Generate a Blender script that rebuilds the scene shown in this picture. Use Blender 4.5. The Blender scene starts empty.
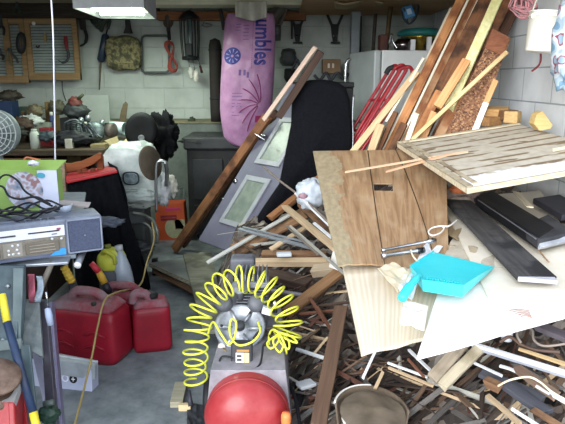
import bpy, math, random
from mathutils import Vector as V, Matrix, noise
rnd = random.Random(11)
R = math.radians
SC = bpy.context.scene
COL = SC.collection
PI = math.pi
# ---------------------------------------------------------------- camera model (used to lay the place out)
F = 580.0; PIT = R(13); CAM = V((0, 0, 1.5))
def ray(px, py):
    u = (px-282.5)/F; v = (212-py)/F
    return V((u, math.cos(PIT)+v*math.sin(PIT), -math.sin(PIT)+v*math.cos(PIT)))
def at(px, py, Y):
    d = ray(px, py); return CAM+d*(Y/d.y)
def atz(px, py, z):
    d = ray(px, py); return CAM+d*((z-CAM.z)/d.z)
def pile_z(x, y): return -.263+.36*x+.23*y
def ap(px, py, dz=0.0):                 # point on the sloping surface of the debris heap
    d = ray(px, py)
    t = (-.263+dz-CAM.z+.36*CAM.x+.23*CAM.y)/(d.z-.36*d.x-.23*d.y)
    return CAM+d*t
def lin(c):
    if isinstance(c, str):
        c = [int(c[i:i+2], 16)/255 for i in (0, 2, 4)]
    return tuple((x/12.92 if x <= .04045 else ((x+.055)/1.055)**2.4) for x in c)+(1,)
# ---------------------------------------------------------------- materials
_m = {}
def newmat(name):
    m = bpy.data.materials.new(name); m.use_nodes = True
    nt = m.node_tree; b = nt.nodes['Principled BSDF']
    return m, nt, b
def N(nt, t, **k):
    n = nt.nodes.new(t)
    for a, v in k.items():
        if a in n.inputs: n.inputs[a].default_value = v
        else: setattr(n, a, v)
    return n
def L(nt, a, b): nt.links.new(a, b)
def ramp(nt, fac, stops):
    r = nt.nodes.new('ShaderNodeValToRGB'); e = r.color_ramp.elements
    while len(e) < len(stops): e.new(.5)
    for i, (p, c) in enumerate(stops): e[i].position = p; e[i].color = lin(c) if not isinstance(c, tuple) or len(c) == 3 else c
    L(nt, fac, r.inputs[0]); return r
def bumpit(nt, b, h, s, d=.01):
    n = N(nt, 'ShaderNodeBump'); n.inputs['Strength'].default_value = s; n.inputs['Distance'].default_value = d
    L(nt, h, n.inputs['Height']); L(nt, n.outputs[0], b.inputs['Normal'])
def objrand(nt, colsock, amt):
    oi = N(nt, 'ShaderNodeObjectInfo'); mr = N(nt, 'ShaderNodeMapRange')
    mr.inputs[3].default_value = 1-amt; mr.inputs[4].default_value = 1+amt
    L(nt, oi.outputs['Random'], mr.inputs[0])
    h = N(nt, 'ShaderNodeHueSaturation'); L(nt, colsock, h.inputs['Color']); L(nt, mr.outputs[0], h.inputs['Value'])
    return h.outputs[0]
def mat(c1, c2=None, rough=.6, metal=0.0, sc=8.0, bump=.15, lo=.35, hi=.65, spec=.35, alpha=1.0, var=0.0, coat=0.0, trans=0.0):
    key = ('m', c1, c2, rough, metal, sc, bump, lo, hi, spec, alpha, var, coat, trans)
    if key in _m: return _m[key]
    m, nt, b = newmat('paint_'+c1)
    tc = N(nt, 'ShaderNodeTexCoord'); n = N(nt, 'ShaderNodeTexNoise'); n.inputs['Scale'].default_value = sc; n.inputs['Detail'].default_value = 6
    n.inputs['Roughness'].default_value = .65
    L(nt, tc.outputs['Object'], n.inputs['Vector'])
    c2 = c2 or c1
    r = ramp(nt, n.outputs[0], [(lo, c1), (hi, c2)])
    out = r.outputs[0]
    if var: out = objrand(nt, out, var)
    L(nt, out, b.inputs['Base Color'])
    b.inputs['Roughness'].default_value = rough; b.inputs['Metallic'].default_value = metal
    b.inputs['Specular IOR Level'].default_value = spec; b.inputs['Alpha'].default_value = alpha
    b.inputs['Coat Weight'].default_value = coat; b.inputs['Transmission Weight'].default_value = trans
    if bump: bumpit(nt, b, n.outputs[0], bump)
    _m[key] = m; return m
def wood(c1, c2, rough=.75, sc=1.0, var=.12, dirt=None, wave=0.0):
    key = ('w', c1, c2, rough, sc, var, dirt, wave)
    if key in _m: return _m[key]
    m, nt, b = newmat('wood_'+c1)
    tc = N(nt, 'ShaderNodeTexCoord'); mp = N(nt, 'ShaderNodeMapping')
    oi = N(nt, 'ShaderNodeObjectInfo'); ad = N(nt, 'ShaderNodeVectorMath', operation='ADD'); cx = N(nt, 'ShaderNodeCombineXYZ')
    ml = N(nt, 'ShaderNodeMath', operation='MULTIPLY'); ml.inputs[1].default_value = 37.0
    L(nt, oi.outputs['Random'], ml.inputs[0]); L(nt, ml.outputs[0], cx.inputs[0]); L(nt, tc.outputs['Object'], ad.inputs[0]); L(nt, cx.outputs[0], ad.inputs[1])
    L(nt, ad.outputs[0], mp.inputs['Vector']); mp.inputs['Scale'].default_value = (1.6*sc, 26*sc, 26*sc)
    n = N(nt, 'ShaderNodeTexNoise'); n.inputs['Scale'].default_value = 2.2; n.inputs['Detail'].default_value = 7; n.inputs['Distortion'].default_value = .7
    L(nt, mp.outputs[0], n.inputs['Vector'])
    r = ramp(nt, n.outputs[0], [(.3, c1), (.7, c2)]); out = r.outputs[0]
    if dirt:
        n2 = N(nt, 'ShaderNodeTexNoise'); n2.inputs['Scale'].default_value = 7; n2.inputs['Detail'].default_value = 8
        L(nt, ad.outputs[0], n2.inputs['Vector']); r2 = ramp(nt, n2.outputs[0], [(.48, (0, 0, 0, 1)), (.62, (1, 1, 1, 1))])
        mx = N(nt, 'ShaderNodeMixRGB'); L(nt, r2.outputs[0], mx.inputs[0]); L(nt, out, mx.inputs[1]); mx.inputs[2].default_value = lin(dirt); out = mx.outputs[0]
    out = objrand(nt, out, var)
    L(nt, out, b.inputs['Base Color']); b.inputs['Roughness'].default_value = rough; b.inputs['Specular IOR Level'].default_value = .25
    bumpit(nt, b, n.outputs[0], .35, .004)
    _m[key] = m; return m
def chrome(c='C8CCD0', rough=.2):
    return mat(c, 'A8ACB0', rough=rough, metal=1.0, sc=12, bump=.03)
# ---------------------------------------------------------------- mesh builder
class MB:
    def __init__(s): s.v = []; s.f = []; s.sm = []
    def add(s, vs, fs, smooth=False):
        o = len(s.v); s.v += [V(p) for p in vs]
        for f in fs: s.f.append([i+o for i in f]); s.sm.append(smooth)
        return s
    def box(s, x0, x1, y0, y1, z0, z1, M=None):
        vs = [V((x, y, z)) for z in (z0, z1) for y in (y0, y1) for x in (x0, x1)]
        if M is not None: vs = [M @ p for p in vs]
        return s.add(vs, [(0, 2, 3, 1), (4, 5, 7, 6), (0, 1, 5, 4), (2, 6, 7, 3), (0, 4, 6, 2), (1, 3, 7, 5)])
    def slab(s, a, b, c, d, th):                # quad a b c d (outer face), thickness th away from the face normal
        a, b, c, d = map(V, (a, b, c, d)); n = ((c-a).cross(d-b)).normalized()*th
        vs = [a, b, c, d, a-n, b-n, c-n, d-n]
        return s.add(vs, [(0, 1, 2, 3), (7, 6, 5, 4), (0, 4, 5, 1), (1, 5, 6, 2), (2, 6, 7, 3), (3, 7, 4, 0)])
    def tube(s, pts, r, n=8, closed=False):
        pts = [V(p) for p in pts]; rs = r if isinstance(r, (list, tuple)) else [r]*len(pts); vs = []; fs = []
        k = len(pts); up = None
        for i, p in enumerate(pts):
            if closed: t = pts[(i+1) % k]-pts[i-1]
            else: t = pts[min(i+1, k-1)]-pts[max(i-1, 0)]
            t.normalize()
            if up is None: up = V((0, 0, 1)) if abs(t.z) < .9 else V((1, 0, 0))
            a = (up-t*up.dot(t)).normalized(); b = t.cross(a); up = a
            for j in range(n):
                an = 2*PI*j/n; vs.append(p+(a*math.cos(an)+b*math.sin(an))*rs[i])
        m = k if closed else k-1
        for i in range(m):
            for j in range(n):
                fs.append((i*n+j, i*n+(j+1) % n, ((i+1) % k)*n+(j+1) % n, ((i+1) % k)*n+j))
        if not closed: fs += [tuple(range(n))[::-1], tuple(range((k-1)*n, k*n))]
        return s.add(vs, fs, True)
    def lathe(s, prof, c=(0, 0, 0), axis=(0, 0, 1), n=24, smooth=True, sx=1.0):
        c = V(c); Q = V((0, 0, 1)).rotation_difference(V(axis).normalized()); vs = []; fs = []
        for r, z in prof:
            for j in range(n):
                a = 2*PI*j/n; vs.append(c+Q @ V((r*math.cos(a)*sx, r*math.sin(a), z)))
        for i in range(len(prof)-1):
            for j in range(n): fs.append((i*n+j, i*n+(j+1) % n, (i+1)*n+(j+1) % n, (i+1)*n+j))
        k = len(prof)
        if prof[0][0] > 0: fs.append(tuple(range(n))[::-1])
        if prof[-1][0] > 0: fs.append(tuple(range((k-1)*n, k*n)))
        return s.add(vs, fs, smooth)
    def grid(s, fn, nu, nv, smooth=True):
        vs = [fn(i/nu, j/nv) for j in range(nv+1) for i in range(nu+1)]
        fs = [(j*(nu+1)+i, j*(nu+1)+i+1, (j+1)*(nu+1)+i+1, (j+1)*(nu+1)+i) for j in range(nv) for i in range(nu)]
        return s.add(vs, fs, smooth)
    def blob(s, c, r, amt=.15, fr=3.0, seed=0, nu=28, nv=18, fn=None, M=None, sq=1.0):
        c = V(c); vs = []; fs = []
        for j in range(nv+1):
            th = PI*j/nv
            for i in range(nu):
                ph = 2*PI*i/nu
                d = V((math.sin(th)*math.cos(ph), math.sin(th)*math.sin(ph), math.cos(th)))
                q = V([math.copysign(abs(x)**sq, x) for x in d]) if sq != 1 else d
                k = 1+amt*noise.noise(d*fr+V((seed*7.3, seed*3.1, 0)))*2+amt*.5*noise.noise(d*fr*2.7+V((seed, 9, 0)))*2
                p = V((q.x*r[0], q.y*r[1], q.z*r[2]))*k
                if fn: p = fn(p)
                if M is not None: p = M @ p
                vs.append(c+p)
        for j in range(nv):
            for i in range(nu): fs.append((j*nu+i, (j+1)*nu+i, (j+1)*nu+(i+1) % nu, j*nu+(i+1) % nu))
        return s.add(vs, fs, True)
    def prism(s, poly, a, u, w, th):            # 2-D outline in the plane (a; u, w), extruded by th along u x w
        a, u, w = V(a), V(u).normalized(), V(w).normalized(); n = u.cross(w)*th
        k = len(poly); vs = [a+u*x+w*y for x, y in poly]; vs += [p+n for p in vs]
        fs = [tuple(range(k))[::-1], tuple(range(k, 2*k))]+[(i, (i+1) % k, k+(i+1) % k, k+i) for i in range(k)]
        return s.add(vs, fs)
    def xf(s, M):
        s.v = [M @ p for p in s.v]; return s
    def build(s, name, m, parent=None, bev=0.0, loc=None, sub=0, solid=0.0):
        if parent is not None: o = V(parent.get('_w', (0, 0, 0)))
        elif loc is not None: o = V(loc)
        else:
            xs = [p.x for p in s.v]; ys = [p.y for p in s.v]; zs = [p.z for p in s.v]
            o = V(((min(xs)+max(xs))/2, (min(ys)+max(ys))/2, min(zs)))
        me = bpy.data.meshes.new(name); me.from_pydata([tuple(p-o) for p in s.v], [], s.f)
        for p, k in zip(me.polygons, s.sm): p.use_smooth = k
        me.materials.append(m); me.validate(); me.update()
        ob = bpy.data.objects.new(name, me); COL.objects.link(ob)
        if parent is not None: ob.parent = parent; ob['_w'] = tuple(o)
        else: ob.location = o; ob['_w'] = tuple(o)
        if solid: md = ob.modifiers.new('solid', 'SOLIDIFY'); md.thickness = solid
        if bev: md = ob.modifiers.new('bevel', 'BEVEL'); md.width = bev; md.segments = 2; md.limit_method = 'ANGLE'
        if sub: md = ob.modifiers.new('sub', 'SUBSURF'); md.levels = sub; md.render_levels = sub
        return ob
def tag(o, label=None, cat=None, group=None, kind=None):
    if label: o['label'] = label
    if cat: o['category'] = cat
    if group: o['group'] = group
    if kind: o['kind'] = kind
    return o
def thing(name, label, cat, loc, group=None):
    o = bpy.data.objects.new(name, None); COL.objects.link(o); o.location = loc; o['_w'] = tuple(V(loc)); o.empty_display_size = .05
    return tag(o, label, cat, group)
def struct(name, mb, m, **k): return tag(mb.build(name, m, **k), kind='structure')
def onebox(name, label, cat, m, x0, x1, y0, y1, z0, z1, bev=.004, group=None, rz=0):
    b = MB().box(x0, x1, y0, y1, z0, z1)
    if rz:
        c = V(((x0+x1)/2, (y0+y1)/2, 0)); b.xf(Matrix.Translation(c) @ Matrix.Rotation(rz, 4, 'Z') @ Matrix.Translation(-c))
    return tag(b.build(name, m, bev=bev), label, cat, group)
def stick(name, label, cat, m, p0, p1, w, t=None, group=None, nrm=(0, -.45, 1), roll=0.0, rag=0.3, bend=0.0, parent=None, seg=8, taper=1.0, seed=None):
    """A piece of timber: own frame with X along its length, worn edges and rough ends."""
    p0, p1 = V(p0), V(p1); x = p1-p0; Ln = x.length; x.normalize(); t = t or w*.5
    z = V(nrm); z = (z-x*z.dot(x)).normalized(); z = Matrix.Rotation(roll, 3, x) @ z; y = z.cross(x)
    rr = random.Random(seed if seed is not None else int(abs(p0.x*7919+p0.y*104729+p1.z*1299)*100))
    vs = []; fs = []
    for i in range(seg+1):
        u = i/seg; cx = (u-.5)*Ln; k = 1+(taper-1)*u; b = bend*math.sin(PI*u)*Ln
        for (sy, sz) in ((-1, -1), (1, -1), (1, 1), (-1, 1)):
            ex = rr.uniform(-1, 1)*w*rag if i in (0, seg) else 0
            j = rag*.12
            vs.append(V((cx+ex, sy*w*.5*k*(1+rr.uniform(-j, j)), sz*t*.5*(1+rr.uniform(-j, j))+b)))
    for i in range(seg):
        a = i*4
        for q in range(4): fs.append((a+q, a+(q+1) % 4, a+4+(q+1) % 4, a+4+q))
    fs += [(3, 2, 1, 0), (seg*4, seg*4+1, seg*4+2, seg*4+3)]
    me = bpy.data.meshes.new(name); me.from_pydata([tuple(v) for v in vs], [], fs); me.materials.append(m); me.update()
    ob = bpy.data.objects.new(name, me); COL.objects.link(ob)
    M = Matrix.Identity(4)
    for i in range(3): M[i][0] = x[i]; M[i][1] = y[i]; M[i][2] = z[i]
    M.translation = (p0+p1)/2
    if parent is not None: M = Matrix.Translation(-V(parent.get('_w', (0, 0, 0)))) @ M; ob.parent = parent
    ob.matrix_local = M
    if min(w, t) > .008: md = ob.modifiers.new('bevel', 'BEVEL'); md.width = min(w, t)*.08; md.segments = 1
    if parent is None: tag(ob, label, cat, group)
    elif label: ob['label'] = label
    return ob
def arc(c, r, a0, a1, n, u, w):
    c, u, w = V(c), V(u), V(w); return [c+u*r*math.cos(R(a0+(a1-a0)*i/n))+w*r*math.sin(R(a0+(a1-a0)*i/n)) for i in range(n+1)]
def spline(P, n=8):
    P = [V(p) for p in P]; out = []
    for i in range(len(P)-1):
        a = P[max(i-1, 0)]; b = P[i]; c = P[i+1]; d = P[min(i+2, len(P)-1)]
        for j in range(n):
            t = j/n; out.append(.5*((2*b)+(c-a)*t+(2*a-5*b+4*c-d)*t*t+(3*b-a-3*c+d)*t**3))
    out.append(P[-1]); return out
def wire(name, label, cat, m, pts, r, n=6, group=None, sp=8, parent=None, closed=False):
    o = MB().tube(spline(pts, sp) if sp else pts, r, n, closed).build(name, m, parent)
    if parent is None: tag(o, label, cat, group)
    elif label: o['label'] = label
    return o
def text_mesh(s, size, fn, bold=0.0):
    """Letters as mesh polygons, mapped onto a surface by fn(x, y)."""
    cu = bpy.data.curves.new('t', 'FONT'); cu.body = s; cu.size = size; cu.align_x = 'LEFT'; cu.fill_mode = 'FRONT'; cu.resolution_u = 3; cu.offset = bold
    tmp = bpy.data.objects.new('t', cu); COL.objects.link(tmp)
    dg = bpy.context.evaluated_depsgraph_get(); dg.update()
    me = bpy.data.meshes.new_from_object(tmp.evaluated_get(dg))
    vs = [v.co.copy() for v in me.vertices]; fs = [list(p.vertices) for p in me.polygons]
    bpy.data.objects.remove(tmp); bpy.data.meshes.remove(me)
    import bmesh
    bm = bmesh.new(); bv = [bm.verts.new(v) for v in vs]
    for f in fs:
        try: bm.faces.new([bv[i] for i in f])
        except ValueError: pass
    bmesh.ops.triangulate(bm, faces=bm.faces); bmesh.ops.subdivide_edges(bm, edges=bm.edges, cuts=3, use_grid_fill=True)
    bm.verts.index_update(); vs = [v.co.copy() for v in bm.verts]; fs = [[v.index for v in f.verts] for f in bm.faces]; bm.free()
    mb = MB(); mb.add([fn(v.x, v.y) for v in vs], fs); return mb
# ================================================================ THE SETTING
M_conc = mat('5A6268', '8C9294', rough=.9, sc=7, bump=.25, lo=.3, hi=.7)
fl = MB(); fl.grid(lambda u, v: V((-3.4+5.1*u, -1.5+7.7*v, .003*noise.noise(V((u*9, v*9, 0))))), 60, 80)
struct('floor', fl, M_conc)
def blockmat(name, c1, c2, mortar, rough=.7, swap=True):
    m, nt, b = newmat(name); tc = N(nt, 'ShaderNodeTexCoord'); sp = N(nt, 'ShaderNodeSeparateXYZ'); cx = N(nt, 'ShaderNodeCombineXYZ')
    L(nt, tc.outputs['Object'], sp.inputs[0]); L(nt, sp.outputs[1 if swap else 0], cx.inputs[0]); L(nt, sp.outputs[2], cx.inputs[1])
    br = N(nt, 'ShaderNodeTexBrick'); br.inputs['Scale'].default_value = 1; br.inputs['Brick Width'].default_value = .4; br.inputs['Row Height'].default_value = .2
    br.inputs['Mortar Size'].default_value = .005; br.inputs['Mortar Smooth'].default_value = .4
    br.inputs['Color1'].default_value = lin(c1); br.inputs['Color2'].default_value = lin(c1); br.inputs['Mortar'].default_value = lin(mortar)
    L(nt, cx.outputs[0], br.inputs['Vector'])
    n = N(nt, 'ShaderNodeTexNoise'); n.inputs['Scale'].default_value = 5; n.inputs['Detail'].default_value = 8; L(nt, tc.outputs['Object'], n.inputs['Vector'])
    r = ramp(nt, n.outputs[0], [(.4, (1, 1, 1, 1)), (.75, lin(c2))]); mx = N(nt, 'ShaderNodeMixRGB', blend_type='MULTIPLY'); mx.inputs[0].default_value = .4
    L(nt, br.outputs[0], mx.inputs[1]); L(nt, r.outputs[0], mx.inputs[2]); L(nt, mx.outputs[0], b.inputs['Base Color'])
    b.inputs['Roughness'].default_value = rough; iv = N(nt, 'ShaderNodeMath', operation='SUBTRACT'); iv.inputs[0].default_value = 1; L(nt, br.outputs['Fac'], iv.inputs[1])
    bumpit(nt, b, iv.outputs[0], .6, .01); return m
M_blockR = blockmat('block_white_paint', 'DADEE0', 'AAB0B4', 'A2AAB0')
M_blockB = blockmat('block_back_lamp_green', 'AEB6B0', '989E96', 'A6AEA8', swap=False)  # greenish cast of the shop lamp put into the wall's paint colour
WX = 1.5
struct('wall_right', MB().box(WX, WX+.2, .9, 6.1, 0, 2.2), M_blockR, loc=(WX, .1, -.04))
struct('wall_back', MB().box(-3.4, WX, 6.0, 6.15, 1.08, 2.2), M_blockB, loc=(-3.4, 6, 0))
M_found = mat('5A625E', '7A807A', rough=.9, sc=4, bump=.2)
struct('trim_1', MB().box(-3.4, WX, 5.8, 6.15, 0, 1.06), M_found, bev=.01)
def ledge(u, v):
    x = -3.4+(WX+3.4)*u; return V((x, 5.79+.21*v, 1.062+.03*v+.006*noise.noise(V((x*6, v*2, 0)))))
lg = MB().grid(ledge, 50, 4)
struct('trim_2', lg, mat('8C8468', '6C6A58', rough=.9, sc=10), solid=-.004)
struct('wall_left', MB().box(-3.6, -3.4, .7, 6.15, 0, 2.2), mat('B4BAB4', 'C2C8C0', sc=3))
struct('wall_front_shade', MB().box(-3.6, -1.45, .7, .85, 0, 2.2), mat('9A9A94', 'A8A8A0', sc=3))  # unseen wall piece, added to keep daylight off the left side
M_ceil = wood('9A9080', 'B4AA98', sc=.4)
struct('ceiling', MB().box(-3.6, WX+.2, 2.5, 6.15, 2.2, 2.25), M_ceil)  # stops short of the front and is paled to admit and bounce daylight
M_beam = wood('6E4630', '94643F', sc=.7)
o = struct('trim_3', MB().box(at(157, 5, 5.9).x, at(306, 5, 5.9).x, 5.85, 5.98, 2.045, 2.125), M_beam, bev=.005)
struct('trim_4', MB().box(at(150, 5, 5.5).x, at(306, 5, 5.5).x, 5.35, 5.6, 2.125, 2.2), mat('D8D6BC', 'C8C8B4'), bev=.004)
struct('trim_5', MB().box(-3.4, at(158, 5, 5.9).x, 5.86, 5.99, 2.06, 2.2), wood('2E2A26', '4A4038'), bev=.004)
M_post = mat('8E979A', '7C8688', rough=.5)
struct('trim_6', MB().box(at(351, 30, 5.7).x, at(360, 30, 5.7).x, 5.65, 5.79, 0, 2.2), M_post, bev=.004)
# ---- heap of debris that everything on the right rests on
def sstep(a, b, x):
    t = max(0, min(1, (x-a)/(b-a))); return t*t*(3-2*t)
def heap(u, v):
    x = -.55+2.04*u; y = 1.0+3.5*v
    xl = .06 if y < 2.75 else .06-.5*min(1, (y-2.75)/.6)
    h = min(pile_z(x, y), .86)-.06
    k = sstep(xl-.10, xl+.14, x)*sstep(1.0, 1.35, y)*(1-.4*sstep(3.9, 4.5, y))
    j = noise.noise(V((x*7, y*7, 3)))*.06+noise.noise(V((x*19, y*19, 1)))*.035+noise.noise(V((x*45, y*45, 2)))*.015
    return V((x, y, h*k+j*k-(.04 if k < .02 else 0)))
hm, nt, b = newmat('debris'); tc = N(nt, 'ShaderNodeTexCoord'); mp = N(nt, 'ShaderNodeMapping'); mp.inputs['Scale'].default_value = (9, 26, 16); mp.inputs['Rotation'].default_value = (0, 0, .6)
L(nt, tc.outputs['Object'], mp.inputs[0]); vo = N(nt, 'ShaderNodeTexVoronoi'); vo.inputs['Scale'].default_value = 1; L(nt, mp.outputs[0], vo.inputs['Vector'])
sp = N(nt, 'ShaderNodeSeparateColor'); L(nt, vo.outputs['Color'], sp.inputs[0])
r = ramp(nt, sp.outputs[0], [(0, '1E1A18'), (.3, '3A302A'), (.55, '564A42'), (.75, '6A6460'), (.9, '80766A'), (1, 'A8A49C')]); L(nt, r.outputs[0], b.inputs['Base Color'])
b.inputs['Roughness'].default_value = .9; bumpit(nt, b, vo.outputs['Distance'], .6, .02)
hp = MB().grid(heap, 130, 200, smooth=False).build('debris_heap', hm)
tag(hp, 'dark compacted heap of splintered wood and rubbish under the boards', 'debris', kind='stuff')

# ================================================================ BACK WALL
M_frame = wood('76603E', '94795A', sc=.8)
M_slat = mat('8C9694', '9EA8A4', rough=.5)
def toolboard(px0, px1, pyb, label, mid=None):
    Y = 5.86; x0 = at(px0, 50, Y).x; x1 = at(px1, 50, Y).x; z0 = at(px0, pyb, Y).z; z1 = 2.055
    t = thing('tool_board', label, 'tool board', ((x0+x1)/2, Y, z0)); fw = .05
    f = MB().box(x0, x0+fw, Y-.05, Y, z0, z1).box(x1-fw, x1, Y-.05, Y, z0, z1).box(x0, x1, Y-.052, Y, z0, z0+.07).box(x0, x1, Y-.052, Y, z1-.05, z1)
    if mid: xm = at(mid, 50, Y).x; f.box(xm-.03, xm+.03, Y-.06, Y, z0, z1)
    f.build('frame', M_frame, t, bev=.004)
    s = MB(); k = 17
    for i in range(k):
        z = z0+.07+(z1-z0-.12)*i/k; h = (z1-z0-.12)/k
        s.slab((x0+fw, Y-.03, z), (x1-fw, Y-.03, z), (x1-fw, Y-.018, z+h*.70), (x0+fw, Y-.018, z+h*.70), .006)
    s.build('slat', M_slat, t)
    MB().box(x0+fw*.5, x1-fw*.5, Y-.006, Y, z0+.03, z1-.02).build('backing', mat('3E4644', '4A524E'), t)
toolboard(-14, 28, 83, 'slatted tool board with a tan middle strip, cut by the left picture edge', mid=10)
toolboard(28.5, 80, 80, 'slatted grey tool board in an orange wood frame behind the thin white cord')
Yt = 5.76
black = mat('131418', '202125', rough=.6, spec=.3); dkgrey = mat('2C3034', '3E4448', rough=.6); steel = mat('8A8E92', '6A6E72', rough=.35, metal=.9)
# sickle with red handle
t = thing('hand_sickle', 'sickle with red handle and dark hooked blade hanging on the slatted board', 'sickle', at(66, 40, Yt))
MB().tube([at(65.5, 36, Yt), at(66, 42, Yt), at(67, 49, Yt)], [.018, .021, .016]).build('handle', mat('8E2430', '6A1C24'), t)
MB().tube(spline([at(67, 49, Yt), at(68.5, 54, Yt), at(67.5, 60, Yt), at(63, 62.5, Yt), at(58, 60, Yt)], 6), [.016]*10+[.012]*10+[.004]*5).build('blade', dkgrey, t)
wire('coiled_belt', 'black oval coiled belt hanging on the far left board', 'belt', black, [at(21+4*math.cos(a), 43+10*math.sin(a), Yt) for a in [i*2*PI/12 for i in range(12)]], .014, closed=True, sp=0)
wire('coiled_belt', 'inner thin black cord loop within the oval belt on the far left board', 'cord', dkgrey, [at(21+2.2*math.cos(a), 43+7.5*math.sin(a), Yt-.03) for a in [i*2*PI/12 for i in range(12)]], .008, closed=True, sp=0)
t = thing('locking_pliers', 'curved tan and dark pliers hanging low on the far left board', 'pliers', at(10, 55, Yt))
MB().tube(spline([at(8, 50, Yt), at(7.5, 57, Yt), at(10, 62, Yt), at(13, 65, Yt)], 5), .011).build('handle', mat('6E6A4E', '4A4A3A'), t)
MB().tube(spline([at(10, 48, Yt), at(12, 54, Yt), at(16, 58, Yt), at(18, 63, Yt)], 5), .011).build('handle', dkgrey, t)
MB().tube([at(9, 51, Yt), at(9, 48, Yt)], [.02, .012]).build('jaw', dkgrey, t)
tag(MB().lathe([(0, 0), (.016, .004), (.018, .01), (0, .014)], at(34, 23.5, Yt-.02), (0, -1, 0)).build('round_magnet', mat('E8E8E0')), 'small round white knob near the top of the slatted board', 'knob')
wire('hex_key', 'tiny bent dark key hanging mid-way down the slatted board', 'key', black, [at(36, 46, Yt), at(38, 47.5, Yt), at(39.5, 45.5, Yt)], .007)
tag(MB().box(*[q for q in (at(44, 38, Yt).x, at(46.5, 38, Yt).x, Yt-.01, Yt+.01, at(45, 42, Yt).z, at(45, 33, Yt).z)]).build('wooden_tag', wood('8A7A50', 'A08C5C'), bev=.003), 'small tan wooden tag on the slatted board left of the cord', 'tag')
for k, (x, y0, y1, lb) in enumerate([(1, 15, 35, 'short dark pliers hanging at the picture edge on the far left board'), (0.5, 48, 60, 'black snips hanging lowest at the picture edge on the far left board'), (17, 0, 14, 'green garden shears hanging high on the far left board')]):
    t = thing('hand_shears', lb, 'shears', at(x, y0, Yt)); c = mat('2E4636', '24302A') if k == 2 else black
    for s in (-1, 1):
        MB().tube(spline([at(x, (y0+y1)/2, Yt), at(x+3*s, y1-(y1-y0)*.3, Yt), at(x+2.5*s, y1, Yt)], 5), .012).build('handle', c, t)
    MB().tube([at(x, (y0+y1)/2+1, Yt), at(x, y0, Yt)], [.02, .005]).build('blade', dkgrey, t)
# tools hung straight on the wall right of the board
Yw = 5.93
t = thing('hay_hook', 'black hay hook with curved point hanging right of the slatted board', 'hook', at(82, 20, Yw))
MB().box(at(79, 2, Yw).x, at(84.5, 2, Yw).x, Yw-.03, Yw, at(80, 30, Yw).z, at(80, 5, Yw).z).build('handle', mat('201E1E', '302C2A'), t, bev=.01)
MB().tube(spline([at(84, 28, Yw), at(86.5, 36, Yw), at(85, 43, Yw), at(80, 46, Yw)], 6), [.016]*12+[.010]*6+[.006]).build('hook', black, t)
t = thing('strap_bundle', 'dark green bundle of straps hanging under the lamp', 'straps', at(101, 22, Yw))
for i in range(6):
    a = [at(92+rnd.uniform(-2, 4), 14+rnd.uniform(0, 8), Yw), at(98+rnd.uniform(-3, 3), 27+rnd.uniform(-4, 4), Yw-.03), at(104, 22+rnd.uniform(-3, 4), Yw-.04), at(110, 18+rnd.uniform(-4, 6), Yw), at(108, 27+rnd.uniform(-2, 3), Yw)]
    MB().tube(spline(a, 6), .014).build('strap', mat('28342E', '3A463C'), t)
t = thing('grease_gun', 'dark blue grease gun with long thin nozzle hanging on the back wall', 'grease gun', at(103, 50, Yw))
MB().tube([at(106, 34, Yw), at(105.6, 36, Yw), at(101, 60, Yw), at(100.8, 62, Yw)], [.02, .037, .037, .02], 14).build('barrel', mat('1E2838', '2C3A4C', rough=.35), t)
MB().tube([at(100.8, 61, Yw), at(99.3, 90, Yw)], [.012, .006]).build('nozzle', mat('6A5C48', '4A4238'), t)
MB().tube(spline([at(106, 35, Yw), at(107.5, 29, Yw), at(110, 23, Yw)], 5), .008).build('handle', black, t)
bx = [at(125.5, 20, Yw), at(130.5, 20, Yw), at(131, 27, Yw), at(133, 33.5, Yw), at(124, 33.5, Yw), at(126, 27, Yw)]
c = at(128, 28, Yw)
tag(MB().prism([((p-c).x, (p-c).z) for p in bx], c, (1, 0, 0), (0, 0, 1), .03).build('wall_brush', mat('191818', '282626'), bev=.004), 'black flared brush head hanging above the camouflage bag', 'brush')
cm, nt, b = newmat('camouflage'); tc = N(nt, 'ShaderNodeTexCoord'); n = N(nt, 'ShaderNodeTexNoise'); n.inputs['Scale'].default_value = 16; n.inputs['Detail'].default_value = 3; L(nt, tc.outputs['Object'], n.inputs['Vector'])
r = ramp(nt, n.outputs[0], [(0, '44442F'), (.42, '5A5840'), (.5, '827A58'), (.58, '66623F'), (.66, '3A3A2A')]); r.color_ramp.interpolation = 'CONSTANT'; L(nt, r.outputs[0], b.inputs['Base Color']); b.inputs['Roughness'].default_value = .9
t = thing('camouflage_bag', 'camouflage fabric bag hanging on the back wall below the lamp', 'bag', at(124, 53, 5.9))
MB().blob(at(124, 53.5, 5.9), (.175, .06, .158), .06, 3, 4, sq=.55).build('bag_body', cm, t)
MB().tube(spline([at(113, 40, 5.85), at(120, 36.5, 5.85), at(130, 36.5, 5.85), at(136, 40, 5.85)], 6), .009).build('strap', mat('3A3C2A', '54543A'), t)
MB().box(at(112, 50, 5.84).x, at(136, 50, 5.84).x, 5.825, 5.845, at(120, 64, 5.84).z, at(120, 53, 5.84).z).build('pocket', cm, t, bev=.012)
def rrect(x0, x1, y0, y1, r, Y, n=5):
    P = []
    for cx, cy, a0 in ((x1-r, y1-r, 0), (x0+r, y1-r, 90), (x0+r, y0+r, 180), (x1-r, y0+r, 270)):
        for i in range(n+1):
            a = R(a0+90*i/n); P.append(at(cx+r*math.cos(a), cy+r*math.sin(a), Y))
    return P
wire('wire_hoop', 'rounded square wire frame hanging on the back wall left of the red cord', 'frame', mat('4A5050', '5E6462', metal=.5), rrect(142, 169, 35.5, 72.5, 4, Yw), .011, closed=True, sp=0)
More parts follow.
